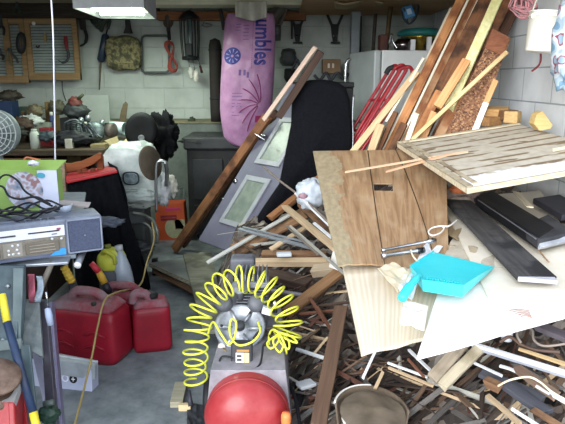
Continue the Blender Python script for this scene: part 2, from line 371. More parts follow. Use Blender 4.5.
# trouble light
t = thing('work_lamp', 'caged inspection lamp with an orange red cord looped on the back wall', 'lamp', at(168, 20, Yw))
MB().lathe([(0, .05), (.035, .045), (.048, .01), (.042, -.04), (.022, -.07), (.02, -.12)], at(168, 18.5, Yw-.04), n=16).build('lamp_cage', mat('2A2624', '4A4038', rough=.4), t)
for i in range(8):
    a = i*PI/4; c = at(168, 18.5, Yw-.04); MB().tube([c+V((.05*math.cos(a)*s, .05*math.sin(a)*s, z)) for s, z in ((.3, .055), (.9, .03), (1.02, -.01), (.9, -.05), (.5, -.08))], .004, 5).build('cage_wire', mat('6A6054', '4A443C', metal=.6), t)
MB().tube([at(168.5, 29, Yw-.04), at(169.5, 40, Yw-.04)], .018, 10).build('handle', black, t)
red_cord = mat('9A4034', '7C3028', rough=.5)
for k in range(4):
    P = []
    for i in range(17):
        a = i/16*2*PI; P.append(at(171.5+(5.2-.5*k)*math.sin(a)+1.5*math.sin(2*a)+(2.2 if i > 0 else 0)*math.cos(a/2)*0+k*.5, 56.5-(15.5-.8*k)*math.cos(a), Yw-.03-.006*k))
        P[-1] = at(169+((56.5-(15.5)*math.cos(a))-41)*.16+(4.8-.4*k)*math.sin(a*2)*.9+(k-1.5)*.5, 56.5-(15.5-.8*k)*math.cos(a), Yw-.03-.01*k)
    wire('cord', None, None, red_cord, P, .0065, parent=t, sp=3)
# bug zapper
t = thing('bug_zapper', 'dark caged bug zapper lantern hanging on the back wall', 'lantern', at(191, 35, 5.85))
c = at(190.7, 60, 5.85)
MB().lathe([(.06, 0), (.085, .0), (.085, .03), (.06, .035)], c, n=20).build('base', black, t)
MB().lathe([(.085, .38), (.10, .385), (.095, .40), (.05, .44), (.02, .46)], c, n=20).build('cap', black, t)
MB().lathe([(.035, .03), (.03, .14), (.034, .2), (.03, .38)], c, n=14).build('tube', mat('5A6A6C', '7A8A88', rough=.3), t)
for i in range(16):
    a = i*PI/8; MB().tube([c+V((.08*math.cos(a), .08*math.sin(a), .03)), c+V((.093*math.cos(a), .093*math.sin(a), .2)), c+V((.092*math.cos(a), .092*math.sin(a), .385))], .0042, 5).build('cage_bar', mat('2A2E30', '3C4040'), t)
wire('hook', None, None, steel, [c+V((0, 0, .46)), c+V((.03, 0, .49)), c+V((.01, 0, .53)), c+V((-.03, 0, .51))], .006, parent=t)
MB().box(c.x-.03, c.x+.03, c.y-.1, c.y-.04, c.z+.04, c.z+.15).build('bait_tray', mat('1E2224'), t, bev=.006)
for i, (x, y0, y1, m, lb) in enumerate([(190, 60, 76, 'C8C8C0', 'small pale tag on a string below the bug zapper, longer of two'), (195, 60, 82, 'D8D4C8', 'crumpled white tag dangling below the bug zapper'), (200, 58, 73, '3A2A26', 'dark red screwdriver dangling right below the bug zapper')]):
    t = thing('hanging_tag' if i < 2 else 'screwdriver', lb, 'tag' if i < 2 else 'screwdriver', at(x, y1, 5.8))
    MB().tube([at(x-2, y0, 5.8), at(x, (y0+y1)/2, 5.8)], .004, 5).build('string' if i < 2 else 'shaft', steel, t)
    if i < 2: MB().blob(at(x+1, (y0+y1)/2+5, 5.8), (.022, .012, .05), .25, 3, i).build('tag', mat(m), t)
    else: MB().tube([at(x, (y0+y1)/2, 5.8), at(x+2, y1, 5.8)], [.010, .013]).build('handle', mat('4A2420', '30201C'), t)
wire('coat_hanger', 'thin wire hanger on the wall right of the bug zapper', 'hanger', steel, [at(204, 5, Yw), at(204, 22, Yw), at(202, 25, Yw), at(207, 27, Yw), at(212, 25, Yw), at(205, 23, Yw)], .005, sp=4)
# rolled dark item behind the bag
t = thing('rolled_mat', 'tall dark brown rolled mat standing against the wall left of the purple bag', 'mat', (at(216, 130, 5.6).x, 5.6, 1.1))
x0 = at(216, 100, 5.65).x; tp = at(216, 40, 5.65).z
MB().lathe([(.0, .0), (.055, .0), (.058, .1), (.056, tp-1.14), (.045, tp-1.09), (0, tp-1.07)], (x0, 5.68, 1.09), n=20, sx=1.05).build('roll', mat('2A2422', '1C1918', rough=.8), t)
for z in (1.3, 1.75): MB().lathe([(.060, 0), (.062, .004), (.062, .016), (.060, .02)], (x0, 5.68, z), n=20, sx=1.05).build('tie', black, t)
# purple feed bag
Yb = 5.25
def bagpt(x, z, off=0):                                     # x -1..1 across, z 0..1 up
    zt = at(249, 14, Yb).z; zb = at(235, 147, Yb).z
    lean = (-.03+.0*z)
    hw = .218+.022*math.sin(PI*min(1, z*1.0))-.005
    k = min(1, (z/.09)) ; hw *= (1-(1-k)**2)**.5 if k < 1 else 1
    if z > .95: hw *= 1-(z-.95)*1.6
    if z < .3: hw *= 1-.24*((.3-z)/.3)**1.3
    cx = at(251, 80, Yb).x+(-.075*(1-z)**1.2)
    dep = .14*(1-abs(x)**2.6)**.5*(.35+.65*math.sin(PI*min(.97, max(.06, z)))**.5)
    wr = .010*noise.noise(V((x*3, z*9, 1)))+.006*noise.noise(V((x*8, z*25, 4)))
    return V((cx+x*hw, Yb-dep-off+wr, zb+(zt-zb)*z))
t = thing('feed_bag', 'tall purple plastic bag of shavings with blue lettering hanging on the back wall', 'bag', (at(248, 146, Yb).x, Yb, at(248, 146, Yb).z))
mb = MB(); nu, nv = 40, 60
vs = []; fs = []
for j in range(nv+1):
    for i in range(nu*2):
        a = i/(nu*2)*2*PI; x = math.cos(a); p = bagpt(x, j/nv)
        if math.sin(a) < 0: q = p
        else: q = V((p.x, 2*Yb-p.y, p.z))
        vs.append(q)
for j in range(nv):
    for i in range(nu*2): fs.append((j*nu*2+i, j*nu*2+(i+1) % (nu*2), (j+1)*nu*2+(i+1) % (nu*2), (j+1)*nu*2+i))
fs += [tuple(range(nu*2))[::-1], tuple(range(nv*nu*2, (nv+1)*nu*2))]
mb.add(vs, fs, True)
M_bag = mat('9A6E96', 'AE84A8', rough=.32, sc=9, bump=.25); mb.build('bag', M_bag, t)
blue = mat('2E2C78', '3A3C8A', rough=.5)
def ontobag(ox, oz, rot):
    def fn(x, y):
        if rot: X, Z = ox+y*1.05, oz-x*.74          # reads downwards
        else: X, Z = ox+x, oz+y
        X /= .235; return bagpt(max(-.99, min(.99, X)), min(1, Z/1.2), .0035)
    return fn
text_mesh('umbles', .19, ontobag(.062, 1.15, True), bold=.0045).build('lettering', blue, t)
mk = MB()
for k in range(26): mk.add([bagpt((-.155+q[0])/.235+.6, 0, 0) for q in ()], [])
c0 = (-.135, .83)
def disc(mb, cx, cz, r0, r1, fn, n=28):
    vs = []; 
    for i in range(n):
        a = 2*PI*i/n; vs += [fn(cx+r0*math.cos(a), cz+r0*math.sin(a)), fn(cx+r1*math.cos(a), cz+r1*math.sin(a))]
    mb.add(vs, [(2*i, 2*i+1, (2*i+3) % (2*n), (2*i+2) % (2*n)) for i in range(n)])
f0 = ontobag(0, 0, False)
mk = MB(); disc(mk, c0[0], c0[1], .012, .075, f0); mk.build('emblem', mat('2A2E7C', '3A3E88'), t)
mk = MB()
for i in range(9):
    a = i*.7; mk.add([f0(c0[0]+r*math.cos(a+d), c0[1]+r*math.sin(a+d)) for r, d in ((.02, 0), (.06, -.1), (.06, .12))], [(0, 1, 2)])
for v in mk.v: v.y -= .002
mk.build('emblem_pattern', mat('8E86B4'), t)
lines = MB()
for (X, Z, w, h) in [(-.12, 1.1, .05, .006), (-.12, 1.075, .05, .006), (-.12, 1.05, .045, .006), (-.05, 1.09, .05, .006), (-.05, 1.06, .05, .006), (-.05, 1.03, .05, .006), (-.05, 1.0, .05, .006), (-.05, .97, .05, .006),
                     (-.07, .66, .02, .05), (-.03, .66, .02, .05), (.0, .64, .02, .05), (-.12, .5, .09, .006), (-.12, .47, .09, .006), (-.12, .44, .09, .006), (-.12, .41, .08, .006), (-.12, .38, .09, .006), (-.12, .33, .09, .006), (-.12, .3, .07, .006)]:
    lines.add([f0(X, Z), f0(X+w, Z), f0(X+w, Z+h), f0(X, Z+h)], [(0, 1, 2, 3)])
for i in range(24):
    lines.add([f0(.035, .72+i*.018), f0(.039, .72+i*.018), f0(.039, .732+i*.018), f0(.035, .732+i*.018)], [(0, 1, 2, 3)])
lines.build('print_lines', mat('6A4C86', '74568E'), t)
sw = MB()
for k in range(7):
    a0 = 1.5+k*.40
    pts = [f0(.13+(.02+.17*s)*math.cos(a0+.3*s), .40+(.02+.26*s)*math.sin(a0+.3*s)) for s in [i/7 for i in range(8)]]
    sw.tube([p+V((0, -.001, 0)) for p in pts], [.002]+[.005]*6+[.002], 5)
sw.build('sun_rays', mat('7A2C5E', '8A3466'), t)
mk = MB(); mk.add([f0(.10, .24), f0(.15, .24), f0(.15, .30), f0(.10, .30)], [(0, 1, 2, 3)]); mk.build('red_mark', mat('9A3460'), t)
# cloth hooked over the top of the bag
def clothf(u, v):
    a = at(235+u*32, 1+v*20-7*abs(u-.55)*v*1.2, 5.0+.04*math.sin(u*9)+.03*v); return a
tag(MB().grid(clothf, 18, 14).build('rag', mat('9C9C90', 'B0AEA2', rough=.9), solid=.008), 'pale grey rag hanging over the top of the purple bag', 'rag')
def clothf2(u, v): return at(270+u*18-6*v, 8+v*17, 5.5+.05*math.sin(u*8+v*3))
tag(MB().grid(clothf2, 14, 12).build('rag', mat('5E5A54', '6E6A62', rough=.9), solid=.01), 'crumpled brown grey rag hanging right of the purple bag', 'rag')
wire('hanging_strap', 'dark strap hanging from the beam left of the purple bag', 'strap', mat('33353A', '4A4C4C'), [at(220, 9, 5.7), at(222, 18, 5.7), at(224, 30, 5.7)], .018, 4)
tag(MB().lathe([(0, 0), (.035, .005), (.04, .1), (.036, .16), (0, .17)], at(277, 41, 5.6), n=16).build('metal_can', mat('4A4E50', '6A6E70', metal=.6, rough=.4)), 'tall dark metal can hanging at the right edge of the purple bag', 'can')
# wall brackets
def bracket(px, label, w=1.45):
    Y = 5.95; t = thing('shelf_bracket', label, 'bracket', at(px, 43, Y), 'black brackets under the storage shelf'); m = MB(); q = .024*w
    for s in (-1, 1): m.slab(at(px+s*6.0*w-1.2, 12, Y-.03), at(px+s*6.0*w+1.2, 12, Y-.03), at(px+1.8*s+1.5, 28, Y-.03), at(px+1.8*s-1.5, 28, Y-.03), -.03)
    m.build('arm', black, t)
    MB().slab(at(px-3*w, 24, Y-.035), at(px+3*w, 24, Y-.035), at(px+2, 42, Y-.035), at(px-2, 42, Y-.035), -.035).build('stem', black, t, bev=.003)
    MB().box(at(px-4.5, 43, Y).x, at(px+4.5, 43, Y).x, Y-.05, Y, at(px, 43.6, Y).z, at(px, 42, Y).z).build('foot', black, t, bev=.003)
    for s in (-1, 1): MB().lathe([(0, 0), (.008, 0), (.008, .008), (0, .01)], at(px+1.5*s, 36, Y-.04), (0, -1, 0), 8).build('bolt', steel, t)
bracket(297.5, 'black Y-shaped bracket under the storage shelf, left one beside the rag')
bracket(335, 'black Y-shaped bracket under the storage shelf, right one beside the grey post')
tag(MB().slab(at(290.5, 12, 5.9), at(293, 12, 5.9), at(293, 39, 5.9), at(291, 39, 5.9), -.02).build('metal_strap', black), 'thin black metal strap hanging beside the left wall bracket', 'strap')
M_shelf = wood('96785A', 'B4946C', sc=.5)
onebox('storage_shelf', 'wide brown board shelf hung under the ceiling at the back right', 'shelf', M_shelf, at(300, 5, 5.6).x, 1.45, 4.75, 5.95, 2.10, 2.125)
tag(MB().grid(lambda u, v: at(335+u*48, 1+v*7*(1-.5*u)+2*math.sin(u*7), 4.9+.3*v), 20, 6).build('cardboard_sheet', mat('8E8062', 'A09070', rough=.9), solid=.01), 'buckled tan cardboard sheet hanging below the storage shelf', 'cardboard')
# lantern-like dark item on wall
t = thing('trailer_light', 'round dark ribbed fitting hanging on the wall left of the long board tip', 'fitting', at(289, 66, 5.9))
MB().lathe([(0, .0), (.06, 0), (.085, .03), (.088, .07), (.07, .10), (.075, .12), (.06, .16), (0, .17)], at(288.5, 66, 5.85), n=20).build('housing', mat('2C3032', '45494A', rough=.4), t)
MB().lathe([(.04, 0), (.06, .04), (.055, .12), (.04, .13)], at(290, 82, 5.85), n=14).build('neck', black, t)
MB().tube(spline([at(292, 70, 5.8), at(297, 60, 5.8), at(299, 66, 5.8), at(295, 72, 5.8)], 5), .012).build('lever', dkgrey, t)
# small carton on the dark shelf
t = thing('cardboard_box', 'small brown carton standing on the dark chest at the back', 'box', at(331, 73, 5.6))
MB().box(at(322.5, 70, 5.6).x, at(340, 70, 5.6).x, 5.55, 5.75, at(330, 73.5, 5.55).z, at(330, 59, 5.55).z).build('carton', mat('6A5238', '7C6244'), t, bev=.004)
for k in (-1, 1): MB().box(at(331+k*2.2-1, 66, 5.54).x, at(331+k*2.2+1, 66, 5.54).x, 5.545, 5.55, at(330, 68, 5.55).z, at(330, 63.5, 5.55).z).build('label', mat('C8C4B4'), t)
wire('crumpled_strap', 'dark crumpled metal strapping spread on the dark chest below the carton', 'strap', dkgrey, [at(314, 75, 5.5), at(320, 80, 5.5), at(326, 73, 5.5), at(331, 80, 5.5), at(337, 73, 5.5), at(344, 79, 5.5), at(349, 73, 5.5)], .014)
zc = at(330, 82, 5.5).z
t = thing('storage_chest', 'large dark chest at the back behind the black seat back', 'chest', (.35, 5.5, 0))
MB().box(.1, at(351, 85, 5.4).x, 5.2, 5.78, .05, zc-.05).build('chest_body', mat('1E2022', '2A2C2E'), t, bev=.01)
MB().box(.08, at(351.5, 85, 5.4).x+.01, 5.18, 5.78, zc-.045, zc).build('lid', mat('34363A', '2A2C2E'), t, bev=.01)
# dark stove-like cabinet
zt = at(210, 136, 5.3).z; cx0 = at(186, 150, 5.25).x; cx1 = .06
t = thing('woodstove', 'dark cabinet-like stove against the back wall below the purple bag', 'stove', ((cx0+cx1)/2, 5.45, 0))
M_st = mat('1B1D1E', '2A2C2C', rough=.55)
MB().box(cx0, cx1, 5.28, 5.72, .06, zt-.1).build('body', M_st, t, bev=.01)
MB().box(cx0-.02, cx1+.02, 5.22, 5.75, zt-.12, zt-.0).build('top', mat('26282A', '36383A', rough=.5), t, bev=.02)
for (a, b, c_, d) in ((cx0+.05, cx0+.33, .4, .78), (cx0+.38, cx0+.7, .4, .78), (cx0+.05, cx0+.7, .12, .35)): MB().box(a, b, 5.262, 5.285, c_, d).build('door', mat('222426', '303234'), t, bev=.008)
MB().tube([(cx0+.28, 5.24, .42), (cx0+.42, 5.24, .42)], .008).build('handle', chrome(), t)
for (x, y) in ((cx0+.04, 5.32), (cx1-.04, 5.32), (cx0+.04, 5.68), (cx1-.04, 5.68)): MB().box(x-.03, x+.03, y-.03, y+.03, 0, .065).build('leg', M_st, t)
tag(MB().blob(at(200, 139, 5.35)+V((0, 0, -.01)), (.17, .13, .045), .2, 4, 8).build('dark_cloth', mat('2A2A2C', '3A3A3A', rough=.9)), 'dark folded cloth lying on top of the stove', 'cloth')
t = thing('work_glove', 'small dark glove standing upright on the tan ledge', 'glove', at(192, 125, 5.88))
for i, (x, h) in enumerate(((188.5, 119.5), (190.5, 117), (192.5, 116.5), (194.5, 118))): MB().tube([at(191.5+(x-191.5)*.6, 123, 5.88), at(x, h, 5.88)], [.014, .010]).build('finger', mat('2E3424', '3E4430'), t)
MB().blob(at(191.8, 123, 5.88), (.032, .02, .032), .1, 3, 2).build('palm', mat('2E3424', '3E4430'), t)
# ceiling shop lamp
Yl0 = 4.35; 
t = thing('shop_light', 'fluorescent shop lamp with grey housing glowing at the top left', 'lamp', at(115, 5, 4.3))
p = [at(73, 8.5, 4.1), at(144, 7.5, 4.1)]; z = p[0].z; A = p[0]; B = V((p[1].x, p[1].y, z)); Cc = atz(156.5, 19.5, z-.0); 
zl = z; A = atz(73, 8.2, 1.93); B = atz(144, 7.6, 1.93); C_ = atz(156.5, 19.3, 1.93); D_ = atz(100, 18.5, 1.93)
# near edge A-B, far edge D-C
hs = MB(); up = V((0, 0, .10)); k = V((0, .12, .12))
hs.slab(A, B, B+V((0, .01, .16)), A+V((0, .01, .16)), .006)
hs.add([A+V((0, .01, .16)), B+V((0, .01, .16)), C_+V((0, -.01, .16)), D_+V((0, -.01, .16))], [(0, 1, 2, 3)])
hs.slab(D_, D_+V((0, 0, .16)), C_+V((0, 0, .16)), C_, .006); hs.slab(A, A+V((0, 0, .16)), D_+V((0, 0, .16)), D_, .006); hs.slab(B, C_, C_+V((0, 0, .16)), B+V((0, 0, .16)), .006)
hs.build('housing', mat('8C9096', 'A0A4A8', rough=.5), t)
ml, nt, b = newmat('lamp_diffuser'); b.inputs['Base Color'].default_value = lin('F0F4E8'); b.inputs['Emission Color'].default_value = lin('E6F6D8'); b.inputs['Emission Strength'].default_value = 14.0
ml2, nt, b = newmat('glow_reflector'); b.inputs['Base Color'].default_value = lin('F0F4E8'); b.inputs['Emission Color'].default_value = lin('EAF6E0'); b.inputs['Emission Strength'].default_value = 1.6  # reflector given its own glow to look lit by the tubes
i = .02
MB().add([A+V((i, i, .045)), B+V((-i, i, .045)), C_+V((-i, -i, .045)), D_+V((i, -i, .045))], [(0, 1, 2, 3)]).build('glowing_reflector', ml2, t)
for s in (.33, .67):
    MB().tube([A.lerp(D_, s)+V((.06, 0, .022)), B.lerp(C_, s)+V((-.06, 0, .022))], .019, 12).build('fluorescent_tube', ml, t)
for q in (.15, .85): MB().tube([A.lerp(B, q)+V((0, .25, .16)), V((A.lerp(B, q).x, A.y+.25, 2.2))], .003, 5).build('chain', steel, t)
wire('pull_rope', 'thin white cord hanging straight down from the ceiling behind the stereo', 'cord', mat('D8DCE6', 'C8CCD8', rough=.4), [V((at(52, -2, 3.0).x, 3.0, 2.2)), at(52.5, 20, 3.0), at(54, 80, 3.0), at(55, 140, 3.0), at(55.5, 206, 3.0)], .0042, sp=4)
# ================================================================ FRIDGE AND WHAT STANDS ON IT
P0 = at(376.5, 50, 4.7); zf = P0.z; P0.z = 0
dF = V((-.19, .98, 0)).normalized(); dS = V((.98, .19, 0)).normalized()
def fp(a, b, z): return P0+dF*a+dS*b+V((0, 0, z))       # a back along the door face, b along the side
Mf = Matrix(((dS.x, dF.x, 0, P0.x), (dS.y, dF.y, 0, P0.y), (0, 0, 1, 0), (0, 0, 0, 1)))
t = thing('refrigerator', 'white refrigerator standing behind the leaning lumber, seen from its side', 'refrigerator', tuple(P0))
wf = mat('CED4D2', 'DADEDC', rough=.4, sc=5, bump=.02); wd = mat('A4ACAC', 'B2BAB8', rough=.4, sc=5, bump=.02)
MB().box(.05, .62, 0, .66, .04, zf, Mf).build('cabinet', wf, t, bev=.008)
MB().box(-.015, .04, .0, .66, .06, 1.12, Mf).build('door', wd, t, bev=.012)
MB().box(-.015, .04, .0, .66, 1.135, zf, Mf).build('freezer_door', wd, t, bev=.012)
MB().box(.035, .055, .01, .65, .06, zf-.01, Mf).build('door_seal', mat('6E7472'), t)
for z0, z1, pn in ((1.17, zf-.05, 'freezer_door'), (.7, 1.10, 'door')):
    MB().tube(spline([Mf @ V((-.02, .6, z0)), Mf @ V((-.06, .6, z0+.04)), Mf @ V((-.065, .6, (z0+z1)/2)), Mf @ V((-.06, .6, z1-.04)), Mf @ V((-.02, .6, z1))], 6), .013).build('handle', chrome('E0E4E6'), [o for o in t.children if o.name.split('.')[0] == pn][0])
for a in (.05, .55): MB().lathe([(0, 0), (.03, 0), (.03, .04), (0, .04)], Mf @ V((a+.03, .3, 0)), n=12).build('foot', black, t)
zt = zf
def on(px, Y): q = at(px, 50, Y); return V((q.x, Y, zt))
# things on top
t = thing('copper_pan', 'shiny dark chrome kettle on top of the refrigerator', 'kettle', on(405, 4.95))
MB().lathe([(0, 0), (.05, 0), (.072, .02), (.078, .06), (.06, .095), (.02, .105), (0, .11)], on(403.5, 4.95), n=24, sx=1.05).build('kettle_body', mat('4A4242', '8A8084', metal=1, rough=.12, sc=10), t)
wire('handle', None, None, chrome(), [on(389, 4.9)+V((0, 0, .06)), on(391, 4.88)+V((0, 0, .13)), on(393, 4.86)+V((0, 0, .07)), on(397, 4.85)+V((0, 0, .02))], .009, parent=t)
t['label'] = 'shiny dark chrome kettle on top of the refrigerator'; t.name = 'kettle'
tag(MB().box(on(380, 5).x, on(388, 5).x, 5.0, 5.14, zt, zt+.14).build('coffee_tin', mat('5A2E22', '3A221C'), bev=.008), 'dark red tin on top of the refrigerator left of the kettle', 'tin')
t = thing('gold_cookpot', 'large gold coloured pot with a teal lid on top of the refrigerator', 'pot', on(418, 5.15))
MB().lathe([(0, 0), (.15, 0), (.165, .02), (.168, .12), (.172, .13)], on(420, 5.15), n=30).build('pot_body', mat('A08A3C', '5E4E26', metal=.8, rough=.25, sc=9), t)
MB().lathe([(.168, .128), (.19, .14), (.19, .165), (.15, .19), (.05, .20), (0, .20)], on(419, 5.15), n=30).build('lid', mat('1F5E5C', '2A7672', rough=.35), t)
for i, x in enumerate((412, 428)):
    tag(MB().box(on(x, 4.9).x-.018, on(x, 4.9).x+.018, 4.86, 4.9, zt, zt+(.11 if i else .09)).build('white_carton', mat('E4E6E4', 'C8CCD0'), bev=.004), 'small white carton on the refrigerator %s' % ('near the leaning lumber' if i else 'in front of the kettle'), 'carton')
tag(MB().blob(on(433, 5.0)+V((0, 0, .04)), (.09, .05, .05), .2, 3, 3).build('dark_bundle', black), 'dark bundle on the refrigerator beside the lumber', 'bundle')
t = thing('wire_basket', 'hanging wire basket holding a blue package above the refrigerator', 'basket', at(409, 22, 5.2))
for k in range(3): wire('wire', None, None, dkgrey, [at(402+k, 8, 5.2-.06*k), at(403+k*2, 18, 5.15), at(409, 24, 5.15), at(416-k, 18, 5.15), at(419-k, 6, 5.2-.06*k), at(421, -2, 5.2)], .006, parent=t)
t = thing('blue_package', 'blue and white package hanging above the teal lidded pot', 'package', at(408, 18, 5.15))
pk = [at(402.5, 7, 5.1), at(412, 4, 5.1), at(416, 16, 5.1), at(406, 19, 5.1)]
MB().slab(pk[0], pk[3], pk[2], pk[1], .06).build('carton', mat('2E6EA8', '5A94C0'), t, bev=.01)
cc = (pk[0]+pk[2])/2; MB().slab(*[cc+(q-cc)*.45+V((0, -.003, 0)) for q in (pk[0], pk[3], pk[2], pk[1])], .002).build('label', mat('B8CEDC'), t)
wire('ceiling_pipe', 'brown metal pole rising from the refrigerator top to the ceiling', 'pole', mat('6A5638', '3E3426', metal=.5), [V((on(386, 5.3).x, 5.3, zt+.01)), at(389, 20, 5.3), at(392, -3, 5.3)], .021, n=10, sp=0)
wire('angle_bar', 'dark upright metal bar standing on the refrigerator, right of the thinner one', 'bar', mat('35302C', '4E463E', metal=.4), [V((on(373, 5.2).x, 5.2, zt)), at(375.5, 14, 5.2)], .016, n=4, sp=0)
wire('angle_bar', 'thin dark upright bar next to the grey post above the refrigerator', 'bar', mat('26282A', '3A3A38', metal=.4), [at(360, 53, 5.55), at(361.3, 16, 5.55)], .009, n=4, sp=0)
# ================================================================ BLACK SEAT BACK, DOOR, LONG BOARD
M_blk = mat('0C0D11', '14151A', rough=.9, sc=60, bump=.25, spec=.1)
def seatf(u, v):
    return None
outl = [(246, 236), (262, 210), (279, 185), (285, 155), (291, 125), (292, 100), (292, 92), (298, 84), (310, 80), (325, 79.5), (338, 82), (346, 88), (350, 100), (352, 125), (352, 150), (350, 215)]
def extr(px_list, Y, th, n=1):
    a = [at(x, y, Y) for x, y in px_list]; m = MB(); k = len(a)
    m.add(a+[p+V((0, th, 0)) for p in a], [tuple(range(k))[::-1], tuple(range(k, 2*k))]+[(i, (i+1) % k, k+(i+1) % k, k+i) for i in range(k)]); return m
t = thing('seat_back', 'tall black upholstered seat back with a rounded top, behind the grey door', 'seat back', at(315, 215, 3.97))
cc = at(315, 150, 3.95)
m = MB(); ring = []
for s, yy in ((.90, -.10), (.965, -.075), (1.0, -.03), (1.0, .04), (.96, .09), (.9, .11)):
    ring.append([V((cc.x+(p.x-cc.x)*s, 3.97+yy*.6, cc.z+(p.z-cc.z)*(s if p.z > cc.z else 1))) for p in [at(x, y, 3.95) for x, y in outl]])
k = len(outl); vs = [p for r_ in ring for p in r_]; fs = [tuple(range(k))[::-1], tuple(range(5*k, 6*k))]
for i in range(5):
    for j in range(k): fs.append((i*k+j, i*k+(j+1) % k, (i+1)*k+(j+1) % k, (i+1)*k+j))
m.add(vs, fs, True); m.build('upholstery', M_blk, t)
0 and MB().tube([V((q.x, 3.908, q.z)) for q in [cc+(at(x, y, 3.95)-cc)*.91 for x, y in outl[:15]]], .006, 6).build('piping', mat('24252C'), t)
MB().tube(spline([at(353.5, 95, 3.97), at(352.5, 120, 3.96), at(353, 140, 3.95), at(351, 170, 3.93)], 5), .006).build('fridge_line_tube', chrome('8A9094', .4), t)  # added chrome line standing for the refrigerator's door gap and handle
for i, (x, y) in enumerate(((275, 120), (264, 150), (246, 180))): pass
# grey panel door
BL = at(198, 240, 4.35); BR = at(238, 255, 3.95); TR = at(321, 98, 4.25); TL = at(291, 84, 4.62)
ux = (BR-BL); uy = (TL-BL); nn = ux.cross(uy).normalized()
t = thing('panel_door', 'lilac grey panel door with framed panes leaning sideways in front of the black seat back', 'door', tuple((BL+BR)/2))
def dp(u, v, off=0): return BL+ux*u+uy*v+nn*off
M_door = mat('585868', '686878', rough=.55, sc=4)
MB().slab(dp(0, 0), dp(1, 0), dp(1, 1), dp(0, 1), .04).build('door_leaf', M_door, t, bev=.004)
M_trimw = mat('888C92', '989CA0', rough=.5); M_glz = mat('66726A', '7E887C', rough=.3, sc=14)
def dpane(u0, u1, v0, v1):
    f = MB(); w = .028; wu = .075
    for a, b, c, d in ((u0-wu, u1+wu, v0-w, v0), (u0-wu, u1+wu, v1, v1+w), (u0-wu, u0, v0, v1), (u1, u1+wu, v0, v1)):
        f.slab(dp(a, c, .014), dp(b, c, .014), dp(b, d, .014), dp(a, d, .014), .012)
    pf_ = f.build('pane_frame', M_trimw, t, bev=.002)
    MB().slab(dp(u0, v0, .004), dp(u1, v0, .004), dp(u1, v1, .004), dp(u0, v1, .004), .006).build('pane', M_glz, pf_)
dpane(.32, .72, .16, .40); dpane(.32, .72, .53, .76)
MB().slab(dp(1.0, 0, .001), dp(1.02, 0, .001), dp(1.02, 1, .001), dp(1.0, 1, .001), .042).build('edge_strip', mat('C8CCD0'), t)
hc = dp(.06, .66, .0)
MB().lathe([(.028, 0), (.026, .008), (.012, .012), (.012, .04), (.008, .045)], hc, nn, 16).build('lock_rose', chrome(), t)
MB().tube([hc+nn*.04, hc+nn*.045+ux.normalized()*.09], .009).build('handle', chrome(), t)
MB().lathe([(.022, 0), (.02, .012), (.0, .014)], dp(.06, .38), nn, 14).build('latch', chrome(), t)
tag(MB().tube([at(180, 239, 4.9)+V((0, 0, 0)), at(188, 228, 4.85)], .001).build('splinter', black), 'tiny', 'splinter') if False else None
# long timber leaning across
stick('long_timber', 'long orange brown timber leaning from the floor up past the purple bag', 'timber', wood('6A4630', '8A6040', dirt='4E3222'), at(174, 250, 4.88), at(268, 116, 4.45), .075, .04, nrm=(-.6, -1, .3), rag=.1)
stick('long_timber', 'thin dark brown batten lying along the right side of the long leaning timber', 'batten', wood('3A2820', '54382A'), at(183, 246, 4.95), at(277, 112, 4.52), .05, .04, nrm=(-.2, -1, .3), rag=.1)
stick('timber_offcut', 'tip of the long timber, its lit face painted pinkish pale, above the black seat back', 'timber', wood('B8A090', 'D2BCAA'), at(263.5, 120, 3.85), at(315.5, 47, 3.83), .03, .012, nrm=(-.6, -1, .3), rag=.2)  # upper end of the long timber, its brightness put into the wood colour
stick('timber_offcut', 'shaded side face of the pale timber tip, built as a dark brown stick', 'timber', wood('3A2C26', '4E3C32'), at(278, 118, 3.86), at(321, 51.5, 3.86), .046, .03, nrm=(.4, -1, .4), rag=.15)  # side face of that tip, its shade put into a separate dark stick
wire('door_hinge', 'small chrome hinge pin sticking out between the long timber and the door', 'hinge', chrome(), [at(255, 134, 4.33), at(260, 137, 4.32), at(266, 141, 4.32)], .010, sp=3)
# ================================================================ LUMBER STACK
o1 = wood('A0683E', 'C08A5A', dirt='7E4E30'); o2 = wood('B27C4E', 'D0A070'); br1 = wood('5E3E2A', '82583A', dirt='3E2A1E'); br2 = wood('7C4E32', '9A6642', dirt='B08A66')
tn = wood('BC9C74', 'D8C098'); pale = wood('C8BCA0', 'E2D8C0'); yel = mat('D2CC86', 'EAE6B4', rough=.8, sc=30, bump=.4); cream = wood('D2C8AE', 'ECE6D2')
def lum(lab, m, x0, y0, Y0, x1, y1, Y1, wpx, th=.03, name='plank', **k):
    a = at(x0, y0, Y0); b = at(x1, y1, Y1); w = wpx*(Y0+Y1)/2/F
    if y1 <= 0 and b.z < 2.12:
        e = (b-a)*((2.12-a.z)/(b.z-a.z)); b = a+e
    return stick(name, lab, 'timber', m, a, b, w, th, nrm=k.pop('nrm', (-.35, -1, .35)), rag=k.pop('rag', .15), **k)
G = None
lum('orange brown plank leaning at the back, top reaching the ceiling left of the yellow board', o1, 380, 168, 3.95, 461, 0, 4.0, 8.5)
lum('wide orange plank with a cream edge leaning second from the left', br2, 392, 168, 3.9, 475, 0, 4.0, 10)
lum('thin cream strip between the two left orange planks', cream, 396, 150, 3.84, 468, 0, 3.9, 2, .012, name='lath')
lum('thin cream strip along the left edge of the dark brown plank', cream, 408, 150, 3.8, 478, 0, 3.88, 1.8, .012, name='lath')
lum('thin pale strip leaning at the far left of the tall lumber', pale, 384, 150, 4.0, 451, 8, 4.1, 2.4, .015, name='lath')
lum('dark brown weathered plank leaning in the middle of the lumber', br1, 404, 168, 3.75, 487, 0, 3.85, 15, .04)
lum('yellow ragged foam-covered board leaning among the brown planks', yel, 449, 108, 3.62, 497, 0, 3.75, 9.5, .035, rag=.5)
